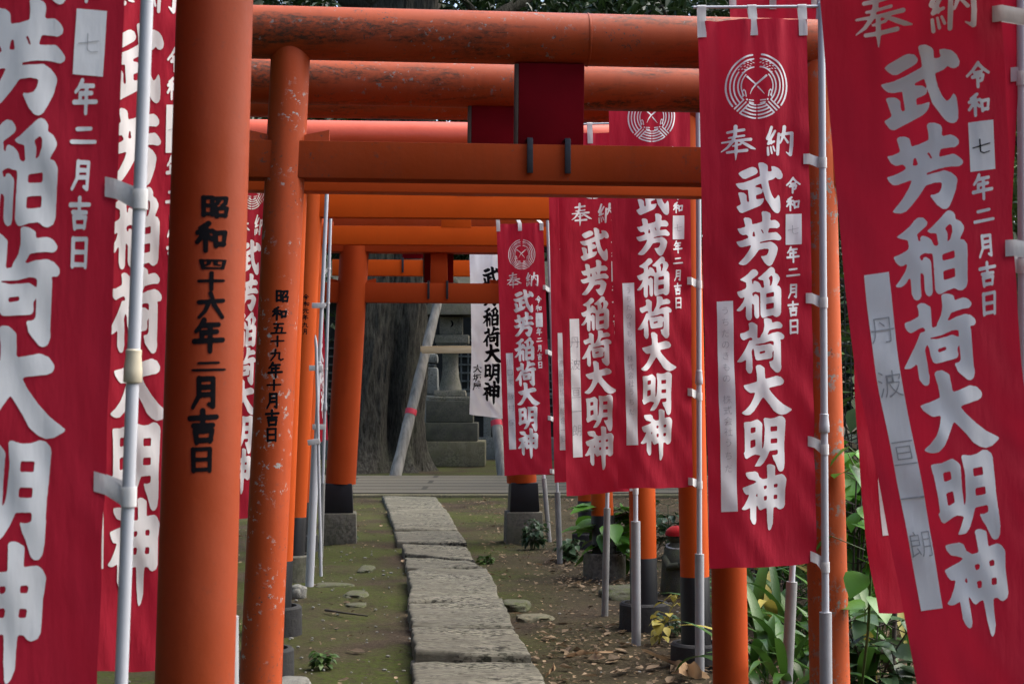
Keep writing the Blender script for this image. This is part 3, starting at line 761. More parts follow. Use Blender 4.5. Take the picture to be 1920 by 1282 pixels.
# ------------------------------------------------------------------ banners and their poles
def spl(pts, t):
    """smooth interpolation of px points given with parameter"""
    n = len(pts)
    if n == 2:
        a, b = pts; k = (t - a[0]) / (b[0] - a[0])
        return (a[1] + (b[1] - a[1]) * k, a[2] + (b[2] - a[2]) * k)
    i = 0
    while i < n - 2 and t > pts[i + 1][0]: i += 1
    p0, p1 = pts[i], pts[i + 1]; pm = pts[max(i - 1, 0)]; pn = pts[min(i + 2, n - 1)]
    h = p1[0] - p0[0]; k = (t - p0[0]) / h
    out = []
    for c in (1, 2):
        m0 = (p1[c] - pm[c]) / (p1[0] - pm[0]); m1 = (pn[c] - p0[c]) / (pn[0] - p0[0])
        h00 = 2 * k**3 - 3 * k**2 + 1; h10 = k**3 - 2 * k**2 + k; h01 = -2 * k**3 + 3 * k**2; h11 = k**3 - k**2
        out.append(h00 * p0[c] + h10 * h * m0 + h01 * p1[c] + h11 * h * m1)
    return tuple(out)

def banner(label, left, right, yl, yr, seed, pole_px=None, cloth='red', hand=None, crest=True, date=True, strip=True, group='red prayer banners lining the path', tabs=(0.257, 0.513, 0.776, 0.992), toptabs=True, amp=1.0, pole_y=None, inkm=None, marker=False, extra=None):
    rnd = random.Random(seed); ph = [rnd.uniform(0, 6.28) for _ in range(8)]
    Lp = [(i if len(p) == 2 else p[2], p[0], p[1]) for i, p in enumerate(left)]; Rp = [(i if len(p) == 2 else p[2], p[0], p[1]) for i, p in enumerate(right)]
    def raw(u, v):
        a = spl(Lp, v); b = spl(Rp, v)
        A = P(a[0], a[1], yl); B = P(b[0], b[1], yr)
        return A + (B - A) * u
    ex = (raw(1, .5) - raw(0, .5)).normalized(); ez = (raw(.5, 0) - raw(.5, 1)).normalized()
    nn = ex.cross(ez).normalized()
    if nn.y > 0: nn = -nn                       # towards the viewer
    wd = (raw(1, .5) - raw(0, .5)).length; s = wd / 0.4
    def disp(u, v):
        d = 0.010 * math.sin(2 * math.pi * (0.9 * u + 0.35 * v) + ph[0]) * (0.35 + 0.9 * (1 - u))
        d += 0.0042 * math.sin(2 * math.pi * (3.1 * u + 0.5 * v) + ph[1]) * math.exp(-3.2 * v)
        d += 0.0026 * math.sin(2 * math.pi * (6.3 * u - 0.4 * v) + ph[2]) * math.exp(-4.5 * v)
        d += 0.0032 * math.sin(2 * math.pi * (1.6 * u + 4.2 * v) + ph[3]) * (1 - u) * min(1, v * 1.6)
        d += 0.0016 * math.sin(2 * math.pi * (3.4 * u - 9.5 * v) + ph[4]) * min(1, max(0, v - .3) * 3)
        d += 0.0040 * mnoise.noise((u * 2.2 + ph[5], v * 7.0, ph[6]))
        d += 0.0022 * mnoise.noise((u * 7 + v * 9 + ph[7], v * 16 - u * 5, ph[6])) * min(1, v * 2 + .2)
        d += 0.012 * max(0, (v - 0.93)) / 0.07 * math.sin(5 * u + ph[3]) * (1 - u)
        for vt in tabs:                         # creases pulled towards each tied loop
            e2 = math.exp(-((v - vt + 0.10 * (1 - u)) / 0.055) ** 2) * math.exp(-(1 - u) / 0.35)
            d += 0.0055 * e2 * math.sin(46 * (v - vt) + 9 * (1 - u) + ph[2])
        d += 0.0030 * mnoise.noise((u * 5 - v * 13 + ph[1], v * 9 + u * 4, ph[4])) * min(1, v + .3)
        return d * amp * s * 1.6
    def pos(u, v, off=0.0):
        return raw(u, v) + nn * (disp(u, v) + off)
    base = raw(0.5, 1.0)
    root = thing('banner', label, 'banner', base, group)
    # cloth
    nu, nv = 26, 110
    vs, fs = quad_grid(0, 0, 1, 1, nu, nv)
    q = Part(); hem = lambda u, v: v + (0.0022 * math.sin(5 * u + ph[0]) + 0.0006 * math.sin(17 * u + ph[1])) * (1 if v > .5 else 0) * (v ** 6)
    q.add([pos(u, hem(u, v)) for u, v in vs], [tuple(reversed(f)) for f in fs])
    q.build('cloth', M['white_cloth'] if cloth == 'white' else M['red'], root, sharp=80)
    prn = inkm or M['print_white']; o1, o2 = 0.0016, 0.0030
    def letters(items, name, mat, off, parent=root):
        q = Part()
        for vs, fs in items: q.add([pos(u, v, off) for u, v in vs], [tuple(reversed(f)) for f in fs])
        return q.build(name, mat, parent, sharp=80)
    letters([BIGMESH[k] for k in ('bu', 'ho', 'ina', 'ri', 'dai', 'myo', 'jin')], 'main_lettering', prn, o1)
    if crest:
        letters([CREST_M], 'crest', prn, o1)
        letters([HONO_M, NOU_M], 'dedication_lettering', prn, o1)
    if date:
        items = []
        for ch, x, y, w, h in DATE:
            vs, fs = small_mesh(ch, 40, 7.2)
            items.append(([duv(x + w * a, y + h * b) for a, b in vs], fs))
        letters(items[:2], 'era_lettering', prn, o1)
        letters(items[2:], 'date_lettering', prn, o1)
        vs, fs = quad_grid(1473, 404, 1503, 461.5, 3, 6)
        bx = letters([([duv(*p_) for p_ in vs], fs)], 'date_box', prn, o1)
        vs, fs = small_mesh('shichi', 40, 3.6 if marker else 1.9)
        letters([([duv(1476 + 23 * a, 424 + 19 * b) for a, b in vs], fs)], 'numeral', M['marker'] if marker else M['pencil'], o2, bx)
    if strip:
        vs, fs = quad_grid(0, 0, 1, 1, 3, 40)
        stp = letters([([(0.115 + 0.145 * a, 0.513 + 0.383 * b) for a, b in vs], fs)], 'name_strip', prn, o1)
        if hand:
            items = []
            for ch, v0, sz in hand:
                a, fs = font_mesh(ch)
                asp = 1023 / 202.0 * 0.93
                items.append(([(0.187 + (x - 0.5) * sz * asp, v0 + y * sz) for x, y in a], fs))
            letters(items, 'handwriting', M['pencil'], o2, stp)
    if extra:
        items = []
        for ch, u0, v0, sz in extra:
            a, fs = font_mesh(ch, 0.02)
            items.append(([(u0 + (x - 0.5) * sz * 5.0, v0 + y * sz) for x, y in a], fs))
        letters(items, 'small_lettering', M['ink'], o1)
    return root, pos, nn, ex, ez, s

def banner_pole(label, ax, r, parts, group='white banner poles', mats=None, bar=None, root_px=None):
    """ax: list of world points bottom..top of the shaft; parts: (z_sleeve_top, sleeve_r, joint_z)"""
    bottom, top = ax; d = (top - bottom).normalized()
    root = thing('banner_pole', label, 'flag pole', (bottom.x, bottom.y, bottom.z), group)
    slz, slr, jz, dirty = parts
    at = lambda z: bottom + d * ((z - bottom.z) / d.z)
    q = Part(); q.tube([bottom, top - d * 0.004, top], [r, r, r * 0.7], 20); q.build('shaft', M['pole_white'], root)
    if slr:
        q = Part(); t = at(slz)
        q.tube([bottom - d * 0.02, t], [slr, slr], 24)
        q.tube([t, t + d * 0.0005], [slr * 1.001, slr * 0.93], 24)
        q.build('sleeve', M['pole_white'] if dirty == 3 else M['pvc_dirty'] if dirty else M['pvc'], root)
    if jz:
        q = Part(); L = r * 5.2
        c = at(jz)
        q.tube([c - d * L * .5, c - d * L * .46, c - d * L * .1, c + d * L * .3, c + d * L * .46, c + d * L * .5], [r * 1.3, r * 1.45, r * 1.42, r * 1.2, r * 1.25, r * 1.05], 20)
        q.build('joint', M['pole_cream'] if dirty == 2 else M['pole_white'], root)
    if bar:
        a, b = bar; q = Part(); q.tube([a, b], r * 0.42, 12); q.build('crossbar', M['pole_white'], root)
    return at, d, root

def side_tabs(b, vs_, at, rp, w=0.030, tilt=(0, 0, 0, 0), droop=0.0):
    root, pos, nn, ex, ez, s = b
    for i, v in enumerate(vs_):
        c = pos(0.945, v, 0.004); edge = pos(1.0, v, 0.003)
        pz = at(edge.z - 0.012 * (1 + droop)); side = (pz - edge)
        fw = Vector((-pz.x, -pz.y, 0)).normalized(); rt = Vector((-fw.y, fw.x, 0))
        if rt.x < 0: rt = -rt
        h = w * s * 0.5 + 0.004
        t = tilt[i % len(tilt)]
        pts = [c, edge + nn * 0.004]
        R_ = rp + 0.003
        for k in range(11):
            a = R(-80 + 250 * k / 10)
            pts.append(pz + fw * (R_ * math.cos(a)) + rt * (R_ * math.sin(a)))
        pts.append(edge - nn * 0.004); pts.append(pos(0.945, v, -0.004))
        q = Part(); vv = []; n = len(pts)
        for k, p_ in enumerate(pts):
            dz = 0.0
            f = min(1, max(0, k / 3)) if k < n / 2 else min(1, max(0, (n - 1 - k) / 3))
            dz = -t * f
            vv += [p_ + Z3 * (h + dz), p_ + Z3 * (-h + dz)]
        q.add(vv, [(2 * k, 2 * k + 1, 2 * k + 3, 2 * k + 2) for k in range(n - 1)])
        q.build('tab', M['tape'], root, sharp=60)
def top_tabs(b, us, barfn, rb, h=0.04):
    root, pos, nn, ex, ez, s = b
    for u in us:
        hw = 0.016 * s; p0 = pos(u, 0.030, 0.004); p1 = pos(u, 0.0, 0.003); bp = barfn(u)
        pts = [p0, p1]
        for k in range(9):
            a = R(-20 + 220 * k / 8)
            pts.append(bp + nn * (rb + .003) * math.cos(a) + Z3 * (rb + .003) * math.sin(a))
        pts += [p1 - nn * 0.006, pos(u, 0.030, -0.004)]
        vv = []
        for p_ in pts: vv += [p_ - ex * hw, p_ + ex * hw]
        q = Part(); q.add(vv, [(2 * k, 2 * k + 1, 2 * k + 3, 2 * k + 2) for k in range(len(pts) - 1)])
        q.build('tab', M['tape'], root, sharp=60)

def full(label, plabel, left, right, yl, yr, seed, pole, **kw):
    """banner with its pole. pole: dict(bottom px, top px, Y, r, slz_px, slr, joint_px, dirty)"""
    tabs = kw.pop('tabs', (0.257, 0.513, 0.776, 0.988)); tilt = kw.pop('tilt', (0, 0.004, 0.012, 0.01)); bar = kw.pop('bar', True)
    b = banner(label, left, right, yl, yr, seed, **kw)
    root, pos, nn, ex, ez, s = b
    Y = pole['Y']; B0 = P(*pole['b'], Y)
    bt = pole['b']; tp = pole['t']
    Bp, Tp = P(bt[0], bt[1], pole.get('Yb', Y)), P(tp[0], tp[1], Y)
    d = (Tp - Bp).normalized()
    bottom = Bp - d * (Bp.z + 0.02) / d.z if Bp.z > -0.02 else Bp      # run on into the ground
    rb = pole['r'] * 0.42
    bl, br = pos(-0.04, -0.025), pos(1.0, -0.025)
    crossend = Tp - d * 0.03
    lift = crossend.z - br.z
    bar_a = bl + Z3 * 0; bar_b = Vector((Tp.x, Tp.y, br.z + (br.z - bl.z) * 0.1)) + ex * 0.02
    top = bottom + d * ((bar_b.z + 0.015 - bottom.z) / d.z)
    slz = P(0, pole['sl'], Y).z if pole.get('sl') else 0
    jz = P(0, pole['j'], Y).z if pole.get('j') else 0
    at, dd, pr = banner_pole(plabel, (bottom, top), pole['r'], (slz, pole.get('slr', 0.0) if pole.get('sl') else 0, jz, pole.get('dirty', 0)), bar=(bar_a, bar_b) if bar else None)
    side_tabs(b, tabs, at, pole['r'], tilt=tilt)
    if bar: top_tabs(b, (0.035, 0.5, 0.965), lambda u: bar_a + (bar_b - bar_a) * ((u + 0.04) / 1.04 * (bl - br).length / max(1e-6, (bar_b - bar_a).length)), rb)
    return b

def hw(s, v0, dv, sz): return [(c, v0 + i * dv, sz) for i, c in enumerate(s) if c != ' ']
UCHIDA = hw('うちだのきもの', 0.522, 0.0205, 0.0165) + hw('株式会社', 0.683, 0.0195, 0.0175) + hw('うちだ', 0.762, 0.0235, 0.0165)
TANBA = hw('丹波', 0.56, 0.062, 0.034) + hw('亘一朗', 0.70, 0.052, 0.034)
KAWA = hw('川口家', 0.535, 0.04, 0.030) + hw('飯村', 0.67, 0.045, 0.030) + hw('保', 0.775, 0.04, 0.030)
SHOTEN = hw('商店街協同組合一同', 0.60, 0.031, 0.026)

full('large red banner leaning at the right edge with a name strip of five spaced characters', 'pole at the right frame edge carrying the large leaning banner',
     [(1513, -323, 0), (1540, 22, .2097), (1602, 662, .599), (1648, 887, .7356), (1702, 1177, .912), (1728, 1322, 1)], [(1866, -367, 0), (1877, -22, .2097), (1911, 618, .599), (1937, 843, .7356), (1970, 1133, .912), (1988, 1278, 1)],
     3.3, 3.3, 11, dict(b=(2035, 1400), t=(1950, -420), Y=3.32, r=0.0135, sl=1290, slr=0.024), hand=TANBA, marker=True, amp=0.8, tabs=(0.238, 0.505, 0.77, 0.99))
full('red banner peeking out behind the large leaning banner at the right', 'white pole showing in the gap at the right frame edge',
     [(1650, -215, 0), (1600, 650, .633), (1619, 990, .885), (1642, 1147, 1)], [(1930, -225, 0), (1888, 630, .633), (1895, 970, .885), (1912, 1135, 1)],
     4.0, 4.0, 23, dict(b=(1922, 1500), t=(1914, -240), Y=4.0, r=0.0125, sl=1330, slr=0.024), amp=0.8, tabs=(0.27, 0.528, 0.78, 0.99))
full('crested red banner hanging full length right of centre, name strip in small cursive writing', 'white pole right of the crested front banner with a pale joint and grey sleeve',
     [(1310, 38, 0), (1331, 1068, 1)], [(1513, 36, 0), (1532, 1054, 1)], 5.4, 5.42, 37, dict(b=(1549, 1330), t=(1540, 14), Y=5.44, r=0.0132, sl=1147, slr=0.0225, j=793), hand=UCHIDA, tilt=(0, 0.004, 0.02, 0.03))
full('red banner whose top edge shows above the first beam behind the crested front banner', 'leaning grey pole among leaves under the crested front banner',
     [(1367, -8, 0), (1385, 829, 1)], [(1532, -8, 0), (1546, 822, 1)], 6.65, 6.65, 41, dict(b=(1474, 1310), t=(1540, -60), Y=6.6, r=0.0135, sl=1090, slr=0.0245, dirty=1), amp=0.8)
full('red banner with a half hidden crest hanging just left of the crested front banner', 'white pole with a grey sleeve between the half crest banner and the crested front banner',
     [(1140, 124, 0), (1161, 918, 1)], [(1293, 121, 0), (1299, 911, 1)], 7.5, 7.55, 53, dict(b=(1312, 1262), t=(1309, 100), Y=7.6, r=0.0135, sl=1038, slr=0.0235, j=707), hand=UCHIDA)
full('red banner overlapped on its right, beside the half crest banner, spaced handwriting on strip', 'fat grey pole sleeve standing in leaf litter right of the path',
     [(1044, 251, 0), (1062, 929, 1)], [(1168, 248, 0), (1187, 921, 1)], 8.4, 8.42, 67, dict(b=(1193, 1211), t=(1188, 230), Y=8.42, r=0.0135, sl=977, slr=0.0265), hand=TANBA)
full('narrow visible edge of a red banner with vertical handwriting, behind the overlapped banner', 'leaning grey pole sleeve beside a broad leaved seedling right of the path',
     [(1028, 330, 0), (1040, 904, 1)], [(1128, 328, 0), (1141, 900, 1)], 9.5, 9.52, 71, dict(b=(1134, 1155), t=(1152, 310), Y=9.56, r=0.0125, sl=952, slr=0.0215, dirty=1), hand=SHOTEN)
full('small far red banner beside the white banner, over the stepped plinth', 'pole beside the far right plinth, standing straight in the soil',
     [(931, 420, 0), (946, 892, 1)], [(1018, 418, 0), (1036, 888, 1)], 12.4, 12.42, 83, dict(b=(1050, 1055), t=(1026, 405), Y=12.6, r=0.0125, sl=922, slr=0.0245, dirty=1), hand=KAWA)
full('white banner with black characters hanging in front of the stone lantern', 'leaning pole close to the far right plinth',
     [(878, 394, 0), (884, 640, .62), (880, 776, 1)], [(955, 396, 0), (957, 640, .62), (960, 788, 1)], 15.5, 15.5, 97, dict(b=(1030, 1015), t=(976, 385), Y=15.5, Yb=14.6, r=0.016, sl=890, slr=0.0235, dirty=1),
     cloth='white', crest=False, date=False, strip=False, inkm=M['ink'], extra=[('大', 0.16, 0.735, 0.044), ('坂', 0.16, 0.782, 0.044), ('屋', 0.16, 0.829, 0.044)], group='white prayer banners', amp=2.0)
full('dim nearest red banner cut off by the left frame edge', 'nearest leaning white pole at left with a cream joint',
     [(-110, -790, 0), (-205, 1405, 1)], [(263, -762, 0), (175, 1435, 1)], 2.5, 2.5, 101, dict(b=(222, 1420), t=(306, -800), Y=2.5, r=0.0108, j=686, dirty=2), amp=0.7, tabs=(0.248, 0.507, 0.758, 0.99), tilt=(0.004, 0.008, 0.012, 0.01))
full('red banner between the nearest left pole and the thick dated pillar', 'white pole foot peeking between the two dated left pillars',
     [(140, -379, 0), (134, 1066, .897), (133, 1250, 1)], [(366, -379, 0), (358, 1070, .897), (357, 1264, 1)], 3.42, 3.54, 113, dict(b=(428, 1420), t=(424, -380), Y=3.34, r=0.013, sl=1155, slr=0.0235), amp=0.7)
full('red banner glimpsed edge on between the two dated left pillars', 'white pole hidden behind the second left pillar',
     [(429, 263, 0), (397, 972, 1)], [(523, 263, 0), (491, 972, 1)], 7.74, 7.88, 127, dict(b=(500, 1252), t=(530, 250), Y=8.2, r=0.013, sl=1020, slr=0.0235), amp=0.8)
full('sliver of a red banner behind the left pillars near the slanting poles', 'thin white pole right behind the slanting one',
     [(578, 285, 0), (590, 560, .5), (600, 828, 1)], [(598, 285, 0), (606, 560, .5), (615, 824, 1)], 14.05, 14.1, 131, dict(b=(601, 1046), t=(624, 270), Y=13.2, r=0.0135, sl=905, slr=0.022, j=762, dirty=1), amp=0.3, crest=False, strip=False, tabs=(0.42, 0.53, 0.745))
# two bare poles in the same cluster
at_, d_, pr_ = banner_pole('slanting white pole with a broad white sleeve leaning out from the left pillars', (P(580, 1102, 11.05), P(617, 270, 11.05)), 0.0145, (P(0, 832, 11.05).z, 0.031, P(0, 688, 11.05).z, 3))
for py, dx in ((573, -1), (690, -1), (800, 1)):
    c = at_(P(0, py, 11.05).z); q = Part(); q.box(c + Vector((0.022 * dx, -0.0175, 0)), ((1, 0, 0), (0, 1, 0), (0, 0, 1)), (0.05, 0.003, 0.02), 0.002); q.build('tab', M['tape'], pr_)
at_, d_, pr_ = banner_pole('short pole with a tapered broken tip propped against the slanting one', (P(602, 1080, 10.9), P(593, 650, 10.9)), 0.0115, (P(0, 906, 10.9).z, 0.0, 0, 0))
q = Part(); a = P(593, 652, 10.9); q.tube([a, P(592, 640, 10.9), P(591, 628, 10.9)], [0.0115, 0.011, 0.004], 16); q.build('pointed_tip', M['pole_white'], pr_)
c = at_(P(0, 828, 10.9).z); q = Part(); q.box(c - Vector((0.03, 0.012, 0)), ((1, 0, 0.15), (0, 1, 0), (-0.15, 0, 1)), (0.045, 0.005, 0.02), 0.003); q.build('tab', M['tape'], pr_)

# ------------------------------------------------------------------ stone slabs of the path
def slab(label, pts, z=0.055, th=0.12, seed=0):
    rnd = random.Random(seed)
    w = [G(x, y, z) for x, y in pts]
    out = []
    for a, b in zip(w, w[1:] + w[:1]):
        k = max(2, int((b - a).length / 0.07))
        for i in range(k):
            t = i / k; p_ = a + (b - a) * t
            j = 0.0 if i == 0 else 1.0
            p_ = p_ + Vector((rnd.uniform(-1, 1), rnd.uniform(-1, 1), 0)) * 0.008 * j
            out.append(p_)
    c = sum(out, Vector()) / len(out); n = len(out); q = Part()
    tx, ty = rnd.uniform(-.02, .02), rnd.uniform(-.025, .025)
    out = [c + (p_ - c) * 0.978 + Vector((0, 0, tx * (p_.x - c.x) + ty * (p_.y - c.y))) for p_ in out]
    rings = []
    for sc_, dz in ((1.0, -th), (1.0, -0.022), (0.992, -0.008), (0.975, 0.0), (0.93, 0.003), (0.82, .004), (0.7, 0.005), (.55, .005), (0.4, 0.004), (.22, .004)):
        ring = []
        for p_ in out:
            v = c + (p_ - c) * sc_
            if sc_ < 1.0: v = v + Vector((0, 0, 0.010 * mnoise.noise((v.x * 4, v.y * 4, seed)) + 0.005 * mnoise.noise((v.x * 13, v.y * 13, seed))))
            ring.append(Vector((v.x, v.y, v.z + dz)))
        rings.append(ring)
    vs = [v for r in rings for v in r]; fs = []
    for i in range(len(rings) - 1):
        for k in range(n):
            k2 = (k + 1) % n; fs.append((i * n + k, i * n + k2, (i + 1) * n + k2, (i + 1) * n + k))
    vs.append(c + Vector((0, 0, 0.004))); ci = len(vs) - 1; L = (len(rings) - 1) * n
    fs += [(L + k, L + (k + 1) % n, ci) for k in range(n)]
    q.add(vs, fs)
    o = q.build('path_slab', M['slab'], sharp=60)
    tag(o, label, 'paving slab', 'stone slabs of the garden path')
SL = [
 ('nearest path slab, cut by the bottom edge', [(776, 1300), (766, 1230), (880, 1234), (1000, 1233), (1016, 1258), (1032, 1300)]),
 ('second nearest path slab, thick mossy front edge, reddish stains on its right', [(777, 1224), (768, 1175), (860, 1176), (966, 1174), (982, 1198), (999, 1226), (880, 1226)]),
 ('third path slab from the bottom, thin joint in front', [(769, 1170), (763, 1134), (800, 1133), (862, 1129), (944, 1122), (967, 1172), (860, 1172)]),
 ('broad path slab ending in a dark open gap beside the mossy step stone', [(763, 1126), (768, 1100), (761, 1074), (790, 1066), (840, 1068), (914, 1066), (934, 1096), (937, 1119), (860, 1126), (800, 1123)]),
 ('narrow path slab with a skewed rear joint', [(761, 1066), (758, 1042), (880, 1051), (909, 1064), (842, 1066)]),
 ('wedge shaped path slab halfway along', [(758, 1038), (752, 1020), (876, 1023), (892, 1049)]),
 ('path slab speckled dark, third from the far end', [(743, 1016), (738, 993), (861, 992), (877, 1019)]),
 ('long path slab second from the far end', [(738, 989), (725, 954), (838, 955), (860, 989)]),
 ('farthest path slab touching the pavement', [(725, 952), (715, 931), (818, 931), (837, 953)]),
]
for i, (lab, pts) in enumerate(SL): slab(lab, pts, seed=i + 3, z=(.045, .085, .072, .088, .062, .070, .055, .062, .05)[i])

# loose stones
def rock(name, label, c, size, mat, seed, flat=1.0, cat='stone', group='loose stones beside the path'):
    rnd = random.Random(seed); bm = bmesh.new(); bmesh.ops.create_icosphere(bm, subdivisions=4, radius=1.0)
    for v in bm.verts:
        d = v.co.normalized(); k = 1 + 0.28 * mnoise.noise(d * 1.4 + Vector((seed, 0, 0))) + 0.08 * mnoise.noise(d * 4 + Vector((0, seed, 0)))
        e = Vector((math.copysign(abs(d.x) ** 0.7, d.x), math.copysign(abs(d.y) ** 0.7, d.y), math.copysign(abs(d.z) ** 0.6, d.z)))
        v.co = Vector((e.x * size[0] * k, e.y * size[1] * k, e.z * size[2] * (k * .5 + .5)))
    q = Part(); bm.verts.ensure_lookup_table()
    q.add([Vector(c) + v.co for v in bm.verts], [[v.index for v in f.verts] for f in bm.faces]); bm.free()
    o = q.build(name, mat, sharp=60); tag(o, label, cat, group)
rock('stone', 'round pale stone at the foot of the left pillars', G(557, 1112, 0.03), (0.062, 0.06, 0.06), M['pale_stone'], 1)
rock('stone', 'flat mossy stone sunk left of the path beyond the twig', G(667, 1118, 0.005), (0.085, 0.16, 0.035), M['mossy'], 2)
rock('stone', 'small flat stone just in front of the mossy sunk stone', G(668, 1138, 0.0), (0.075, 0.075, 0.028), M['mossy'], 3)
rock('stone', 'long low mossy stone edging the left moss patch', G(625, 1100, 0.0), (0.16, 0.10, 0.03), M['mossy'], 9)
rock('stone', 'rectangular stepping stone in the moss left of the path', G(687, 1069, 0.0), (0.062, 0.20, 0.03), M['mossy'], 4)
rock('stone', 'square mossy step stone right of the path', G(965, 1135, 0.02), (0.10, 0.13, 0.035), M['mossy'], 5)
rock('stone', 'low brown stone in front of the square mossy step stone', G(1003, 1160, 0.01), (0.12, 0.10, 0.028), M['plinth'], 6)
rock('stone', 'grey rough foot stone below the second left pillar', G(545, 1300, 0.03), (0.10, 0.16, 0.07), M['pale_stone'], 7)
rock('stone', 'round boulder behind the leaves under the front banner', G(1398, 1150, 0.05), (0.09, 0.1, 0.11), M['plinth_dark'], 8)
rock('stone', 'mossy flat stone behind the fat grey pole sleeve', G(1170, 1115, 0.02), (0.17, 0.25, 0.06), M['mossy'], 12)

# ------------------------------------------------------------------ big old tree, lantern, props beyond the pavement
def big_tree():
    Y = 28.5; c = P(711, 870, Y); c.z = 0
    root = thing('old_tree', 'huge old tree trunk with furrowed bark left of the stone lantern', 'tree', c)
    q = Part(); seg, nz = 120, 150; vs = []; H = 11.0
    for j in range(nz + 1):
        z = H * (j / nz) ** 1.25
        for k in range(seg):
            a = 2 * math.pi * k / seg
            r = 0.64 + 0.05 * math.exp(-z / 2.0) - 0.012 * z
            flare = (0.46 + 0.20 * math.cos(a - 4.0)) * math.exp(-z / 0.32) * (0.5 + 0.5 * math.sin(3 * a + 0.6) ** 2 + 0.3 * math.sin(5 * a))
            r += flare + 0.09 * math.sin(3 * a + 0.35 * z + 1.0) + 0.06 * math.sin(5 * a - 0.2 * z)
            # deep hollow on the right of the face
            da = (a - R(-62) + math.pi) % (2 * math.pi) - math.pi
            r -= 0.42 * math.exp(-(da / 0.22) ** 2) * math.exp(-((z - 1.1) / 1.3) ** 2)
            p3 = Vector((math.cos(a) * 5.2, math.sin(a) * 5.2, z * 0.9))
            r += 0.07 * mnoise.noise(p3 * .8) + 0.04 * mnoise.noise(p3 * 2.3)
            r += 0.035 * abs(math.sin(a * 17 + 2.2 * mnoise.noise((math.cos(a) * 2, math.sin(a) * 2, z * 0.8)) * 2)) 
            vs.append(c + Vector((math.cos(a) * r + 0.06 * z, math.sin(a) * r, z - 0.06)))
    fs = [(j * seg + k, j * seg + (k + 1) % seg, (j + 1) * seg + (k + 1) % seg, (j + 1) * seg + k) for j in range(nz) for k in range(seg)]
    q.add(vs, fs); q.build('trunk', M['bark'], root, sharp=80)
    q = Part(); rnd = random.Random(5)
    for i in range(7):
        a = i * 0.9 + 0.4; p0 = c + Vector((0.2, 0, 7.5 + i * 0.5)); pts = [p0]
        for k in range(1, 6): pts.append(p0 + Vector((math.cos(a) * k * 0.9, math.sin(a) * k * 0.9, 0.55 * k + rnd.uniform(-.2, .2))))
        q.tube(pts, [0.28, 0.2, 0.15, 0.11, 0.07, 0.03], 10)
    q.build('limb', M['bark'], root)
    return root, c
tree_root, tree_c = big_tree()

def leaf_cloud(q, centre, radii, count, size, rnd, clump=9, flat=0.5):
    """leaf-sized faces gathered in clumps through the volume of a crown"""
    vs, fs = [], []
    for _ in range(count // clump):
        while True:
            d = Vector((rnd.uniform(-1, 1), rnd.uniform(-1, 1), rnd.uniform(-1, 1)))
            if 0.35 < d.length < 1: break
        cc = Vector(centre) + Vector((d.x * radii[0], d.y * radii[1], d.z * radii[2]))
        for _ in range(clump):
            p_ = cc + Vector((rnd.gauss(0, 1), rnd.gauss(0, 1), rnd.gauss(0, .6))) * size * 1.5
            ax = Vector((rnd.gauss(0, 1), rnd.gauss(0, 1), rnd.gauss(-.3, flat))).normalized()
            up = Vector((rnd.gauss(0, .6), rnd.gauss(0, .6), 1)).normalized(); sd = ax.cross(up)
            if sd.length < 1e-3: continue
            sd.normalize(); up = sd.cross(ax)
            L = size * rnd.uniform(.7, 1.3); W = L * rnd.uniform(.17, .26)
            o = len(vs)
            vs += [p_, p_ + ax * L * .45 + sd * W + up * L * .06, p_ + ax * L - up * L * .12, p_ + ax * L * .45 - sd * W + up * L * .06]
            fs += [(o, o + 1, o + 2), (o, o + 2, o + 3)]
    q.add(vs, fs)
rnd = random.Random(77)
q = Part()
for i in range(7):
    a = i * 0.9 + 0.4
    leaf_cloud(q, tree_c + Vector((math.cos(a) * 3, math.sin(a) * 2.2, 10.5 + (i % 3) * 1.2)), (3.0, 2.4, 1.5), 1300, 0.20, rnd)
q.build('crown', M['leaf_dark'], tree_root, smooth=False)

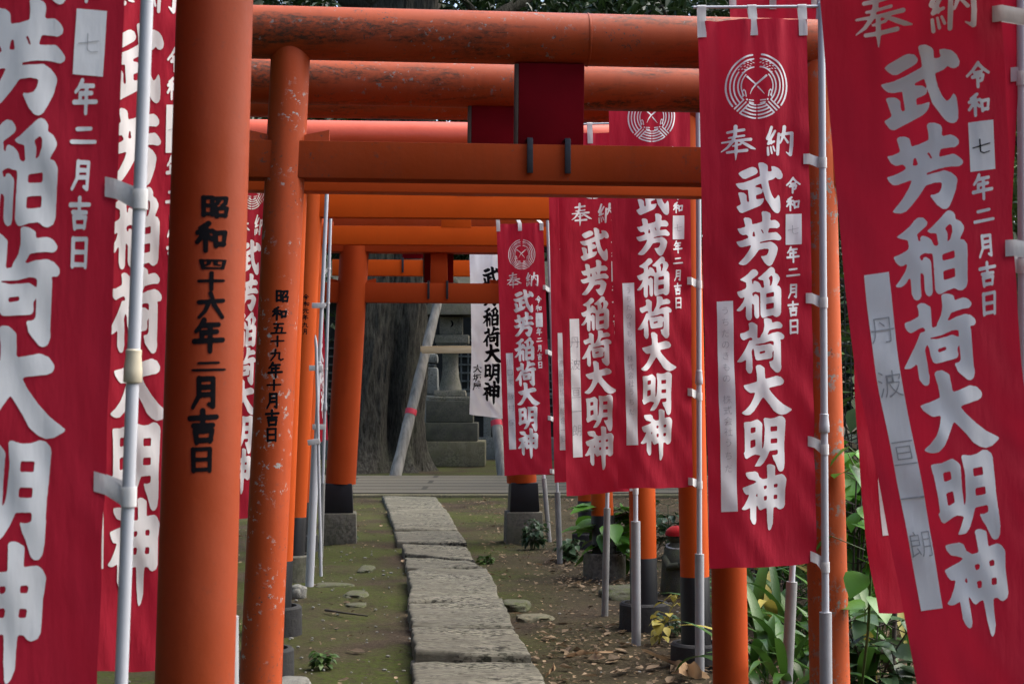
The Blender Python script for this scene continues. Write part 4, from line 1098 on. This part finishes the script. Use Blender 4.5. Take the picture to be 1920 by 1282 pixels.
def lantern():
    Y = 30.0; k = Y / F_PX
    cx = 843
    c = P(cx, 875, Y)
    root = thing('stone_lantern', 'tall weathered stone lantern on a stepped plinth behind the path', 'stone lantern', (c.x, Y, 0))
    ax = ((1, 0, 0), (0, 1, 0), (0, 0, 1))
    def blk(name, x0, x1, y0, y1, mat, taper=None, bev=0.02, dep=None):
        a, b = P(x0, y1, Y), P(x1, y0, Y); w = (b.x - a.x) / 2
        q = Part(); q.box(((a.x + b.x) / 2, Y + 0.9, (a.z + b.z) / 2), ax, (w, dep or w, (b.z - a.z) / 2 - 0.0015), bev, taper=taper)
        return q.build(name, mat, root)
    blk('plinth_kerb', 762, 918, 876, 892, M['kerb'])
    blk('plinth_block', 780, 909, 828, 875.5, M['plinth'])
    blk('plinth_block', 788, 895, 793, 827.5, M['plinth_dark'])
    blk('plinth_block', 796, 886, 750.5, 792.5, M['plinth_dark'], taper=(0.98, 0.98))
    blk('base_slab', 801, 882, 743.5, 750, M['lantern'])
    blk('base_slab', 810, 872, 731, 743, M['lantern'], taper=(0.95, 0.95))
    q = Part(); cc = P(841, 700, Y); z0, z1 = P(0, 730.5, Y).z, P(0, 650, Y).z; H = z1 - z0
    q.lathe((cc.x, Y + 0.9, z0), [(22 * k, 0), (21 * k, H * .08), (17 * k, H * .3), (15.2 * k, H * .55), (15.5 * k, H * .85), (19 * k, H)], 4 * 8)
    q.build('shaft', M['lantern'], root)
    for (x0, x1, y0, y1) in ((812, 876, 646.5, 650), (815, 873, 642.2, 645.5), (813, 877, 625, 641.5)): blk('platform', x0, x1, y0, y1, M['lantern'], bev=0.012)
    fb = blk('fire_box', 821, 864, 590, 624.5, M['lantern'])
    blk('corner_post', 857.5, 865, 590.5, 624.2, M['lantern'], bev=0.006, dep=0.245)
    # crescent window: flat black face painted for the shade inside it
    q = Part(); a0 = P(843, 604, Y); vs = []; n = 20; r1, r2 = 6.2 * k, 5.4 * k
    yf = Y + 0.9 - (864 - 821) / 2 * k - 0.004
    for i in range(n + 1):
        t = R(-100 + 200 * i / n); vs.append((a0.x + r1 * math.cos(t) * .8, yf, a0.z + r1 * math.sin(t)))
    for i in range(n, -1, -1):
        t = R(-100 + 200 * i / n); vs.append((a0.x - 3.3 * k + r1 * math.cos(t) * .72, yf, a0.z + r1 * math.sin(t) * .98))
    half = n + 1; fs = [(i, i + 1, 2 * half - 2 - i, 2 * half - 1 - i) for i in range(n)]
    q.add(vs, fs); q.build('crescent_shade', M['ink'], fb, smooth=False)
    # roof
    q = Part(); a, b = P(790, 590, Y), P(896, 566, Y); w = (b.x - a.x) / 2
    q.box(((a.x + b.x) / 2, Y + 0.9, (a.z + b.z) / 2 + 0.02), ax, (w, w, (b.z - a.z) / 2), 0.03, taper=(0.8, 0.8))
    q.box(((a.x + b.x) / 2, Y + 0.9, b.z + 0.18), ax, (w * .78, w * .78, 0.16), 0.03, taper=(0.35, 0.35))
    q.lathe(((a.x + b.x) / 2, Y + 0.9, b.z + 0.33), [(.12, 0), (.16, .08), (.15, .17), (.08, .27), (.01, .34)], 24)
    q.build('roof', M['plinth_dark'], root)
    return root
lantern()
# a second, broader lantern mostly hidden behind the tree and the prop
def far_lantern():
    Y = 33.0; c = P(800, 860, Y)
    root = thing('stone_lantern', 'pale rounded stone lantern partly hidden between tree and prop', 'stone lantern', (c.x, Y, 0))
    ax = ((1, 0, 0), (0, 1, 0), (0, 0, 1)); k = Y / F_PX
    for x0, x1, y0, y1, m_ in ((782, 822, 663, 681, 'concrete'), (786, 818, 683, 686, 'concrete'), (778, 823, 688, 740, 'concrete'), (770, 826, 741, 868, 'concrete')):
        a, b = P(x0, y1, Y), P(x1, y0, Y); q = Part()
        q.box(((a.x + b.x) / 2, Y, (a.z + b.z) / 2), ax, ((b.x - a.x) / 2, (b.x - a.x) / 2, (b.z - a.z) / 2 - .002), 0.07, taper=(0.93, 0.93))
        q.build('stone_block', M[m_], root)
far_lantern()

# props bracing the tree, with red tape bands and the new plank across them
def prop(label, a, b, band):
    d = (b - a).normalized(); bot = a - d * 0.15
    root = thing('support_prop', label, 'wooden prop', (a.x, a.y, 0), 'grey log props')
    q = Part(); n = 14; pts = [bot + (b - bot) * (i / n) for i in range(n + 1)]
    q.tube(pts, [0.105 - 0.02 * i / n + 0.006 * math.sin(i * 2.1) for i in range(n + 1)], 20); q.build('log', M['prop'], root)
    c = a + d * ((band - a.z) / d.z); q = Part(); q.tube([c - d * 0.05, c + d * 0.05], 0.106, 20); q.build('tape_band', M['tape_red'], root)
prop('grey log prop leaning right from the tree foot to the lantern roof', P(741, 893, 26.6), P(832, 520, 28.0), P(0, 773, 26.9).z)
prop('grey log prop leaning left behind the white banner', P(943, 886, 26.6), P(893, 500, 28.0), P(0, 794, 26.9).z)
q = Part(); a, b = P(791, 656, 26.95), P(930, 655, 26.95)
q.box((a + b) / 2, ((b - a).normalized(), Vector((0, 1, 0)), Z3), ((b - a).length / 2, 0.05, 0.064), 0.004)
q.box((a + b) / 2 + Vector((0, 0.12, 0.02)), ((b - a).normalized(), Vector((0, 1, 0)), Z3), ((b - a).length / 2 + 0.03, 0.045, 0.05), 0.004)
tag(q.build('plank', M['plank']), 'fresh pale pine plank fixed across the two log props', 'plank')

# grey stone fence and dark hall behind
def stone_fence():
    Y = 33.8; root = thing('stone_fence', 'grey stone post fence behind the lantern', 'fence', (0, Y, 0)); ax = ((1, 0, 0), (0, 1, 0), (0, 0, 1))
    for i in range(24):
        x = -5.6 + i * 0.42
        q = Part(); q.box((x, Y, 0.72), ax, (0.085, 0.085, 0.72), 0.02); q.build('post', M['concrete'], root)
    q = Part(); q.box((-0.8, Y, 1.47), ax, (5.0, 0.1, 0.03), 0.01); q.box((-0.8, Y + 0.02, 0.25), ax, (5.0, 0.14, 0.25), 0.02); q.build('rail', M['concrete'], root)
stone_fence()
def hall():
    Y = 36.5; root = thing('shrine_hall', 'dark timber hall with lattice windows in the shade far behind', 'building', (0, Y, 0)); ax = ((1, 0, 0), (0, 1, 0), (0, 0, 1))
    q = Part(); q.box((-0.5, Y + 2, 2.0), ax, (7.5, 2.0, 2.0), 0.03); q.build('wall', M['wall_dark'], root)
    q = Part(); q.box((-0.5, Y + 2, 4.4), ax, (8.4, 3.0, 0.4), 0.05, taper=(0.95, 0.4)); q.build('roof', M['plinth_dark'], root)
    for wx in (-6.3, -4.5, -2.7, -0.9, 0.9, 2.7, 4.5):
        q = Part()
        for k in range(9): q.box((wx - 0.68 + 0.17 * k, Y - 0.04, 1.9), ax, (0.02, 0.02, 0.9), 0)
        for k in range(10): q.box((wx, Y - 0.085, 1.0 + 0.2 * k), ax, (0.7, 0.02, 0.02), 0)
        q.build('lattice_window', M['concrete'], root)
hall()

# ------------------------------------------------------------------ small stone figure with a red cap
def figure():
    c = G(1269, 1115)
    root = thing('stone_figure', 'small dark stone figure wearing a red cap beside the black footed pillar', 'statue', (c.x, c.y, 0))
    k = c.y / F_PX
    q = Part()
    z1 = P(0, 1008, c.y).z; 
    prof = [(30 * k, -0.03), (31 * k, .05), (29 * k, z1 * .3), (28 * k, z1 * .6), (23 * k, z1 * .8), (13 * k, z1 * .90), (11 * k, z1 * .94)]
    q.lathe((c.x, c.y, 0), prof, 32)
    hd = []
    for i in range(13):
        t = math.pi * i / 12; hd.append((max(0.002, 17 * k * math.sin(t)), -17 * k * math.cos(t)))
    q.lathe((c.x, c.y, z1 + 4 * k), hd, 28)
    # folded forearms and a nose so that it reads as a figure
    q.tube([(c.x - 24 * k, c.y - 10 * k, z1 * .68), (c.x - 18 * k, c.y - 26 * k, z1 * .52), (c.x, c.y - 31 * k, z1 * .55)], [7 * k, 8 * k, 6 * k], 12)
    q.tube([(c.x + 24 * k, c.y - 10 * k, z1 * .68), (c.x + 18 * k, c.y - 26 * k, z1 * .52), (c.x, c.y - 31 * k, z1 * .55)], [7 * k, 8 * k, 6 * k], 12)
    q.tube([(c.x, c.y - 15 * k, z1 + 6 * k), (c.x, c.y - 18.5 * k, z1 + 1 * k)], [1.5 * k, 2.4 * k], 8)
    q.build('body', M['fig_stone'], root)
    q = Part(); cap = []
    for i in range(10):
        t = math.pi / 2 * i / 9; cap.append((max(0.002, 21 * k * math.cos(t)), 15 * k * math.sin(t)))
    q.lathe((c.x, c.y, z1 + 8 * k), [(18 * k, -4 * k), (21.5 * k, -3 * k)] + cap, 28); q.build('cap', M['cap_red'], root)
    q = Part(); pts = [(c.x + 19 * k * math.cos(t), c.y + 19 * k * math.sin(t) * 1.0, z1 * .86 + 4 * k * math.sin(t * 1)) for t in [2 * math.pi * i / 16 for i in range(17)]]
    q.tube(pts, 1.6 * k, 8, cap=False); q.build('neck_cord', M['tape'], root)
figure()

# ------------------------------------------------------------------ plants
def blade(q, base, az, L, W, lean, curl, rnd, fold=0.12, mi=0, n=10, stem=0.25):
    d = Vector((math.cos(az), math.sin(az), 0)); sd = Vector((-d.y, d.x, 0))
    p_ = Vector(base); ang = lean; vs = []; ds = L / n
    for i in range(n + 1):
        t = i / n
        w = W * (0.10 + 0 if t < stem else max(0.02, math.sin(math.pi * ((t - stem) / (1 - stem)) ** 0.8) ** 0.8))
        fw = d * math.cos(ang) + Z3 * math.sin(ang); up = sd.cross(fw) * -1
        if up.z < 0: up = -up
        f = fold * w
        vs += [p_ - sd * w * .5 + up * f, p_, p_ + sd * w * .5 + up * f]
        p_ = p_ + fw * ds; ang -= curl * (0.4 + 1.2 * t) / n
    fs = []
    for i in range(n):
        a = 3 * i; fs += [(a, a + 1, a + 4, a + 3), (a + 1, a + 2, a + 5, a + 4)]
    q.add(vs, fs, mi)
def aspidistra(label, c, n, L, seed, mats=('leaf_blade', 'leaf_yellow'), W=0.056):
    rnd = random.Random(seed)
    q = Part()
    for i in range(n):
        b = Vector(c) + Vector((rnd.gauss(0, .07), rnd.gauss(0, .07), -0.01))
        blade(q, b, rnd.uniform(0, 6.28), L * rnd.uniform(.8, 1.4), W * rnd.uniform(.75, 1.25), R(rnd.uniform(48, 84)), rnd.uniform(.8, 2.2), rnd, mi=1 if rnd.random() < .07 else 0)
    o = q.build('broad_blade_plant', [M[mats[0]], M[mats[1]]], sharp=80)
    tag(o, label, 'plant', 'broad bladed plants under the banners')
AS = [(1430, 1270, 16, .50), (1440, 1200, 16, .55), (1415, 1130, 14, .5), (1500, 1200, 18, .55), (1590, 1190, 16, .55), (1650, 1230, 16, .6), (1620, 1110, 16, .7), (1690, 1130, 14, .6), (1700, 1270, 14, .5), (1600, 1290, 12, .45), (1580, 1050, 16, .8), (1660, 1060, 16, .8), (1470, 1290, 14, .5), (1540, 1260, 14, .5), (1560, 1130, 16, .7), (1610, 1010, 18, .85), (1720, 1060, 16, .8), (1460, 1100, 16, .6), (1640, 1180, 16, .6)]
WH = ['at the foot of the pillar below the front banner', 'left of the leaning grey pole', 'behind the leaning grey pole at the back', 'between the leaning grey pole and the chipped right pillar', 'right of the chipped right pillar',
      'under the large leaning banner', 'behind the chipped right pillar, tall', 'under the banner peeking at the right', 'lowest right, at the frame bottom', 'in front of the chipped right pillar foot', 'behind the chipped pillar, tallest', 'tall, against the wire fence further right', 'lowest left of the leaning grey pole', 'lowest between the two right poles', 'seen through the gap right of the chipped pillar, low', 'high in the gap right of the chipped pillar', 'hidden behind the two right banners', 'just under the hem of the crested front banner', 'under the lower hem of the peeking banner']
for i, ((x, y, n, L), w) in enumerate(zip(AS, WH)):
    aspidistra('clump of long arching green blades ' + w, G(x, min(y + 40, 1330)), n, L, 300 + i)

def leafy(name, label, c, stems, leaf, mat, seed, h, shape='heart', cat='plant', group=None, spread=0.5):
    """upright stems with broad leaves on stalks"""
    rnd = random.Random(seed); root = thing(name, label, cat, c, group)
    qs = Part(); ql = Part()
    for s_ in range(stems):
        az = rnd.uniform(0, 6.28); ln = rnd.uniform(.05, spread); pts = [Vector(c) + Vector((rnd.gauss(0, .015), rnd.gauss(0, .015), -.01))]
        hh = h * rnd.uniform(.6, 1.05); k = 6
        for i in range(1, k + 1): pts.append(pts[0] + Vector((math.cos(az) * ln * hh * (i / k) ** 1.5, math.sin(az) * ln * hh * (i / k) ** 1.5, hh * i / k)))
        qs.tube(pts, [leaf * .035 * (1.2 - .8 * i / k) + .0012 for i in range(k + 1)], 7)
        for i in range(2, k + 1):
            for _ in range(2 if i < k else 3):
                b = pts[i]; a2 = rnd.uniform(0, 6.28); st = leaf * rnd.uniform(.4, .9)
                tip = b + Vector((math.cos(a2) * st, math.sin(a2) * st, st * .35)); qs.tube([b, tip], leaf * .014 + .0008, 5)
                fan(ql, tip, a2, leaf * rnd.uniform(.7, 1.15), rnd)
    qs.build('stem', M['bark_thin'] if leaf > .1 else M[mat], root); ql.build('foliage', M[mat], root, sharp=80)
    return root
def fan(q, base, az, L, rnd, W=.72):
    d = Vector((math.cos(az), math.sin(az), 0)); sd = Vector((-d.y, d.x, 0)); tilt = R(rnd.uniform(-45, 15)); roll = rnd.gauss(0, .25)
    fw = d * math.cos(tilt) + Z3 * math.sin(tilt); up = Vector((-d.x * math.sin(tilt), -d.y * math.sin(tilt), math.cos(tilt)))
    s2 = (sd + up * roll).normalized()
    prof = [(0, .10), (.10, .34), (.28, .5), (.5, .47), (.72, .3), (.9, .11), (1, .01)]
    vs = []
    for t, w in prof:
        m_ = base + fw * (L * t) - up * (L * .22 * t * t); ww = L * W * w
        vs += [m_ - s2 * ww + up * ww * .22, m_, m_ + s2 * ww + up * ww * .22]
    fs = []
    for i in range(len(prof) - 1):
        a = 3 * i; fs += [(a, a + 1, a + 4, a + 3), (a + 1, a + 2, a + 5, a + 4)]
    q.add(vs, fs)
leafy('seedling', 'small weed rosette in the moss at the bottom left', G(603, 1252), 5, .045, 'leaf_mid', 1, .09, group='small weeds on the soil')
leafy('seedling', 'tiny weed at the foot of the left plinth', G(657, 1018), 3, .035, 'leaf_dull', 2, .07, group='small weeds on the soil')
leafy('seedling', 'small weed beside the right edge of the path', G(912, 1058), 4, .05, 'leaf_mid', 3, .07, group='small weeds on the soil')
leafy('seedling', 'bushy weed at the foot of the far right plinth', G(1000, 1030), 9, .075, 'leaf_dull', 4, .26, group='small weeds on the soil')
leafy('seedling', 'leafy weed around the straight far pole', G(1065, 1055), 9, .07, 'leaf_dull', 5, .18, group='small weeds on the soil')
leafy('seedling', 'yellow green seedling in front of the black footed pillars', G(1240, 1210), 2, .07, 'leaf_yellow', 6, .27, group='small weeds on the soil')
leafy('seedling', 'low dark weed between the black footed pillars', G(1262, 1195), 4, .045, 'leaf_dull', 8, .16, group='small weeds on the soil')
leafy('seedling', 'broad leaved seedling behind the leaning grey sleeve', G(1150, 1085), 5, .20, 'leaf_broad', 7, .62, spread=.35)
leafy('shrub', 'shrub with large bright leaves beside the front pole', G(1600, 1220), 6, .19, 'leaf_broad', 9, 1.12, cat='shrub', spread=.3)
leafy('shrub', 'tall broad leaved shrub filling the gap right of the chipped pillar', G(1590, 1185), 6, .2, 'leaf_broad', 21, 1.35, cat='shrub', spread=.18)
leafy('shrub', 'bright broad leaved shrub half hidden by the peeking right banner', G(1632, 1195), 6, .19, 'leaf_broad', 22, 1.2, cat='shrub', spread=.25)
leafy('shrub', 'shrub with dull scalloped leaves right of the chipped pillar', G(1640, 1330), 5, .14, 'leaf_dull', 10, .42, cat='shrub', spread=.8)
leafy('shrub', 'tall leafy shrub against the wire fence', G(1640, 1150), 9, .19, 'leaf_mid', 11, 1.9, cat='shrub', spread=.28)
leafy('shrub', 'tall dark shrub behind the front crested banner', G(1480, 1060), 9, .2, 'leaf_dull', 12, 1.5, cat='shrub', spread=.4)
leafy('shrub', 'low shrub behind the red capped figure', G(1260, 1050), 7, .1, 'leaf_dull', 14, .5, cat='shrub', spread=.5)
leafy('shrub', 'leafy shrub at the far right behind the banners', G(1900, 1130), 9, .2, 'leaf_mid', 15, 2.6, cat='shrub', spread=.3)
def pole_vine():
    rnd = random.Random(4); c = G(1612, 1320); root = thing('climbing_plant', 'plant with big bright heart shaped leaves touching the front white pole', 'plant', c)
    Y = 5.62; q = Part(); pts = [c] + [P(x, y, Y + k * .02) for k, (x, y) in enumerate([(1628, 1180), (1634, 1050), (1622, 940), (1606, 880), (1590, 850)])]
    q.tube(pts, [.006, .006, .005, .004, .003, .002], 8); ql = Part()
    for x, y, L, az in ((1592, 838, .105, -2.9), (1604, 850, .10, -.5), (1598, 872, .115, -1.2), (1585, 886, .10, -2.2), (1620, 905, .10, .3), (1612, 950, .11, -.9), (1560, 1005, .10, 2.9), (1622, 985, .12, -1.8), (1632, 1040, .13, -.4), (1618, 1075, .12, -2.4), (1640, 1120, .13, -1.4), (1622, 1140, .12, 2.6)):
        b = P(x, y, Y); q.tube([P(1622, y + 26, Y + .02), b], [.0022, .0016], 6); fan(ql, b, az, L, rnd, .85)
    q.build('stem', M['leaf_mid'], root); ql.build('foliage', M['leaf_broad'], root, sharp=80)
pole_vine()
q = Part(); a = G(1672, 1300); q.tube([a, P(1678, 1160, a.y), P(1690, 900, a.y)], [.012, .011, .008], 10)
tag(q.build('bare_stem', M['bark_thin']), 'bare dark stem rising between the two right banners', 'stem')
# wire fence behind the plants
def wire_fence():
    Y = 10.6; root = thing('wire_fence', 'dark wire mesh fence behind the plants at right', 'fence', (4.0, Y, 0)); ax = ((1, 0, 0), (0, 1, 0), (0, 0, 1))
    for x in (1.75, 3.2, 4.7, 6.2):
        q = Part(); q.tube([(x, Y + .05, -.05), (x, Y + .05, 2.3)], .025, 12); q.build('post', M['lattice'], root)
    q = Part()
    for i in range(110): q.tube([(1.75 + i * .041, Y, 0), (1.75 + i * .041, Y, 2.25)], .0042, 5)
    for j in range(16): q.tube([(1.75, Y + .006, .1 + j * .14), (6.2, Y + .006, .1 + j * .14)], .0042, 5)
    q.build('mesh_panel', M['lattice'], root)
wire_fence()

# ------------------------------------------------------------------ fallen leaves, twigs, bark litter
def litter():
    rnd = random.Random(9); q = Part()
    def leaf(x, y, z, L, W):
        a = rnd.uniform(0, 6.28); d = Vector((math.cos(a), math.sin(a), rnd.uniform(-.25, .25))); s_ = Vector((-d.y, d.x, rnd.uniform(-.4, .4)))
        c = Vector((x, y, z)); cu = L * rnd.uniform(.05, .28)
        vs = [c - d * L * .5, c - d * L * .18 + s_ * W * .5 + Z3 * cu * .5, c - d * L * .18 - s_ * W * .5 + Z3 * cu * .3, c + d * L * .2 + s_ * W * .42 + Z3 * cu * .6, c + d * L * .2 - s_ * W * .42 + Z3 * cu, c + d * L * .5 + Z3 * cu * .4, c]
        q.add(vs, [(0, 6, 1), (0, 2, 6), (1, 6, 3), (2, 4, 6), (3, 6, 5), (6, 4, 5)])
    n = 0
    while n < 12500:
        y = rnd.uniform(5.2, 20.6) ** 1.0
        x = rnd.uniform(-3.2, 4.4)
        dens = 0.05
        px = CX + F_PX * x / y
        if px > 940 - 6 * (y - 8): dens = .25
        if x > 0.15 and 6.5 < y < 9.3: dens = 1.0
        if x > 0.3 and 10.8 < y < 13.5: dens = .9
        if x > 0.1 and 13.5 < y < 20: dens = .12
        if rnd.random() > dens: continue
        big = rnd.random() < .07
        L = rnd.uniform(.05, .105) if big else rnd.uniform(.014, .042)
        leaf(x, y, .012 + rnd.uniform(0, .014), L, L * rnd.uniform(.35, .6)); n += 1
    o = q.build('leaf_litter', M['leaf_fallen'], smooth=False); tag(o, kind='stuff', label='fallen brown leaves scattered over the soil', cat='leaf litter')
litter()
def pebbles():
    rnd = random.Random(19); q = Part()
    bm = bmesh.new(); bmesh.ops.create_icosphere(bm, subdivisions=1, radius=1); bm.verts.ensure_lookup_table()
    V = [v.co.copy() for v in bm.verts]; Fc = [[v.index for v in f.verts] for f in bm.faces]; bm.free()
    for i in range(420):
        y = rnd.uniform(6.5, 14); x = rnd.uniform(-1.9, -0.45) if rnd.random() < .55 else rnd.uniform(.3, 3)
        s_ = rnd.uniform(.004, .013); sx, sy, sz = s_ * rnd.uniform(.7, 1.5), s_ * rnd.uniform(.7, 1.5), s_ * .6
        q.add([Vector((x + v.x * sx, y + v.y * sy, .012 + v.z * sz)) for v in V], Fc)
    o = q.build('gravel', M['pale_stone']); tag(o, kind='stuff', label='small pale pebbles strewn on the moss', cat='gravel')
pebbles()
def twig(name, label, pts, r, mat, cat='twig'):
    q = Part(); n = len(pts); q.tube(pts, [r * (1 - .5 * i / (n - 1)) for i in range(n)], 8); tag(q.build(name, mat), label, cat)
twig('twig', 'thin dark twig lying on the moss left of the path', [G(610, 1143, .02), G(650, 1149, .03), G(690, 1154, .02)], .008, M['bark_thin'])
for lab, pts, w in (('curled tan sheath lying right of the path near the sleeve', [(1203, 1217), (1240, 1236), (1275, 1250), (1300, 1254)], .05), ('long dry sheath lying across the litter right of the path', [(1060, 1230), (1100, 1226), (1150, 1222)], .035), ('dry curled leaf sheath at the foot of the near sleeve', [(1258, 1262), (1290, 1262), (1330, 1270)], .07), ('upright dry leaf scrap at the path edge near the bottom', [(1022, 1270), (1035, 1258), (1042, 1252)], .05)):
    q = Part(); c0 = [(i / (len(pts) - 1), x, y) for i, (x, y) in enumerate(pts)]; vs = []
    c = [G(*spl(c0, k / 12), .025 + .03 * math.sin(k * .5) ** 2) for k in range(13)]
    for i, p_ in enumerate(c):
        t = i / 12; ww = .62 * w * math.sin(math.pi * (.03 + .94 * t)) * (1 + .25 * math.sin(i * 1.7)); tw = 1.1 * math.sin(2.4 * t + w * 40)
        vs += [p_ + Vector((0, -ww * math.cos(tw), .5 * ww + ww * math.sin(tw))), p_, p_ + Vector((0, ww * math.cos(tw), .5 * ww - ww * math.sin(tw)))]
    fs = []
    for i in range(len(c) - 1): a = 3 * i; fs += [(a, a + 1, a + 4, a + 3), (a + 1, a + 2, a + 5, a + 4)]
    q.add(vs, fs); tag(q.build('dry_sheath', M['sheath'], sharp=80), lab, 'dry leaf', 'dry sheaths in the leaf litter')

# ------------------------------------------------------------------ trees all round the grove
def grove_tree(label, x, y, h, rad, seed, n=7000, size=.26, mat='leaf_dark', low=.25):
    rnd = random.Random(seed); root = thing('grove_tree', label, 'tree', (x, y, 0), 'dark evergreen trees of the grove')
    q = Part(); pts = [Vector((x + .25 * math.sin(i * .9 + seed), y + .2 * math.cos(i + seed), h * .8 * i / 7 - .1)) for i in range(8)]
    q.tube(pts, [rad * .085 * (1.25 - .9 * i / 7) for i in range(8)], 14)
    q.build('trunk', M['bark'], root)
    q = Part()
    for i in range(9):
        a = rnd.uniform(0, 6.28); st = pts[3 + i % 4]; d = Vector((math.cos(a), math.sin(a), rnd.uniform(.1, .6)))
        q.tube([st, st + d * rad * .45, st + d * rad * .85 + Z3 * .2], [rad * .03, rad * .018, .012], 8)
    q.build('limb', M['bark'], root)
    q = Part(); k = 11
    for i in range(k):
        a = 2.4 * i + seed; rr = rad * (.35 + .5 * ((i * 37) % 10) / 10); zz = h * (low + (1 - low) * (i + .5) / k)
        s_ = 1.0 if i < k - 3 else .75
        leaf_cloud(q, (x + math.cos(a) * rr * s_, y + math.sin(a) * rr * s_, zz), (rad * .55, rad * .55, h * .10), n // k, size, rnd)
    q.build('crown', M[mat], root, smooth=False)
GT = [(-11, 41, 15, 5.5), (-5, 44, 17, 5.5), (0.5, 42, 16, 5.5), (6, 43, 17, 5.5), (11.5, 41, 15, 5.5), (-7.5, 33, 12, 3.6), (7.5, 31, 12, 4.0), (4.6, 23.5, 9.5, 3.0), (7.0, 16.5, 8.5, 3.0), (-5.8, 22, 10, 3.0), (-6, 14, 8, 2.6), (5.6, 12.5, 6.5, 2.2)]
GW = ['at the back far left', 'at the back left of centre', 'at the back behind the lantern', 'at the back right of centre', 'at the back far right', 'left behind the pavement', 'right behind the pavement', 'behind the far right plinth',
      'at right beyond the wire fence', 'behind the left pillars near the pavement', 'at left behind the near banners', 'close behind the wire fence at right']
# tall trees standing behind and left of the viewpoint: their canopy shades the near banners
for i, (x, y, h, r, w, lo) in enumerate([(-7.5, -4.5, 9, 3.6, 'left behind the viewpoint', .22), (-6.4, 2.0, 8.5, 3.4, 'left beside the viewpoint', .25), (10.5, -5.5, 9, 3.4, 'right behind the viewpoint', .3), (-7.6, 8.0, 9, 3.4, 'left of the near banners', .2),
      (-3.5, -16, 9, 5.0, 'farther behind the viewpoint', .06), (7, -17, 9, 5.0, 'farther behind to the right', .06)]):
    grove_tree('dark evergreen grove tree ' + w, x, y, h, r, 70 + i, n=10000, size=.46, low=lo)
for i, (x, y) in enumerate([(-14, 54), (-7, 56), (-1, 53), (5, 56), (11, 54), (17, 55)]):
    grove_tree('tall dark evergreen in the rearmost row, ' + ('leftmost', 'second from left', 'third from left', 'third from right', 'second from right', 'rightmost')[i], x, y, 19, 5.5, 90 + i, n=9000, size=.62, low=.1)
for i, ((x, y, h, r), w) in enumerate(zip(GT, GW)):
    grove_tree('dark evergreen grove tree ' + w, x, y, h, r, 40 + i, n=9000 if y > 30 else 6500, size=.34 if y > 30 else .22, mat='leaf_mid' if i in (8, 11) else 'leaf_dark', low=.12 if y > 25 else .2)
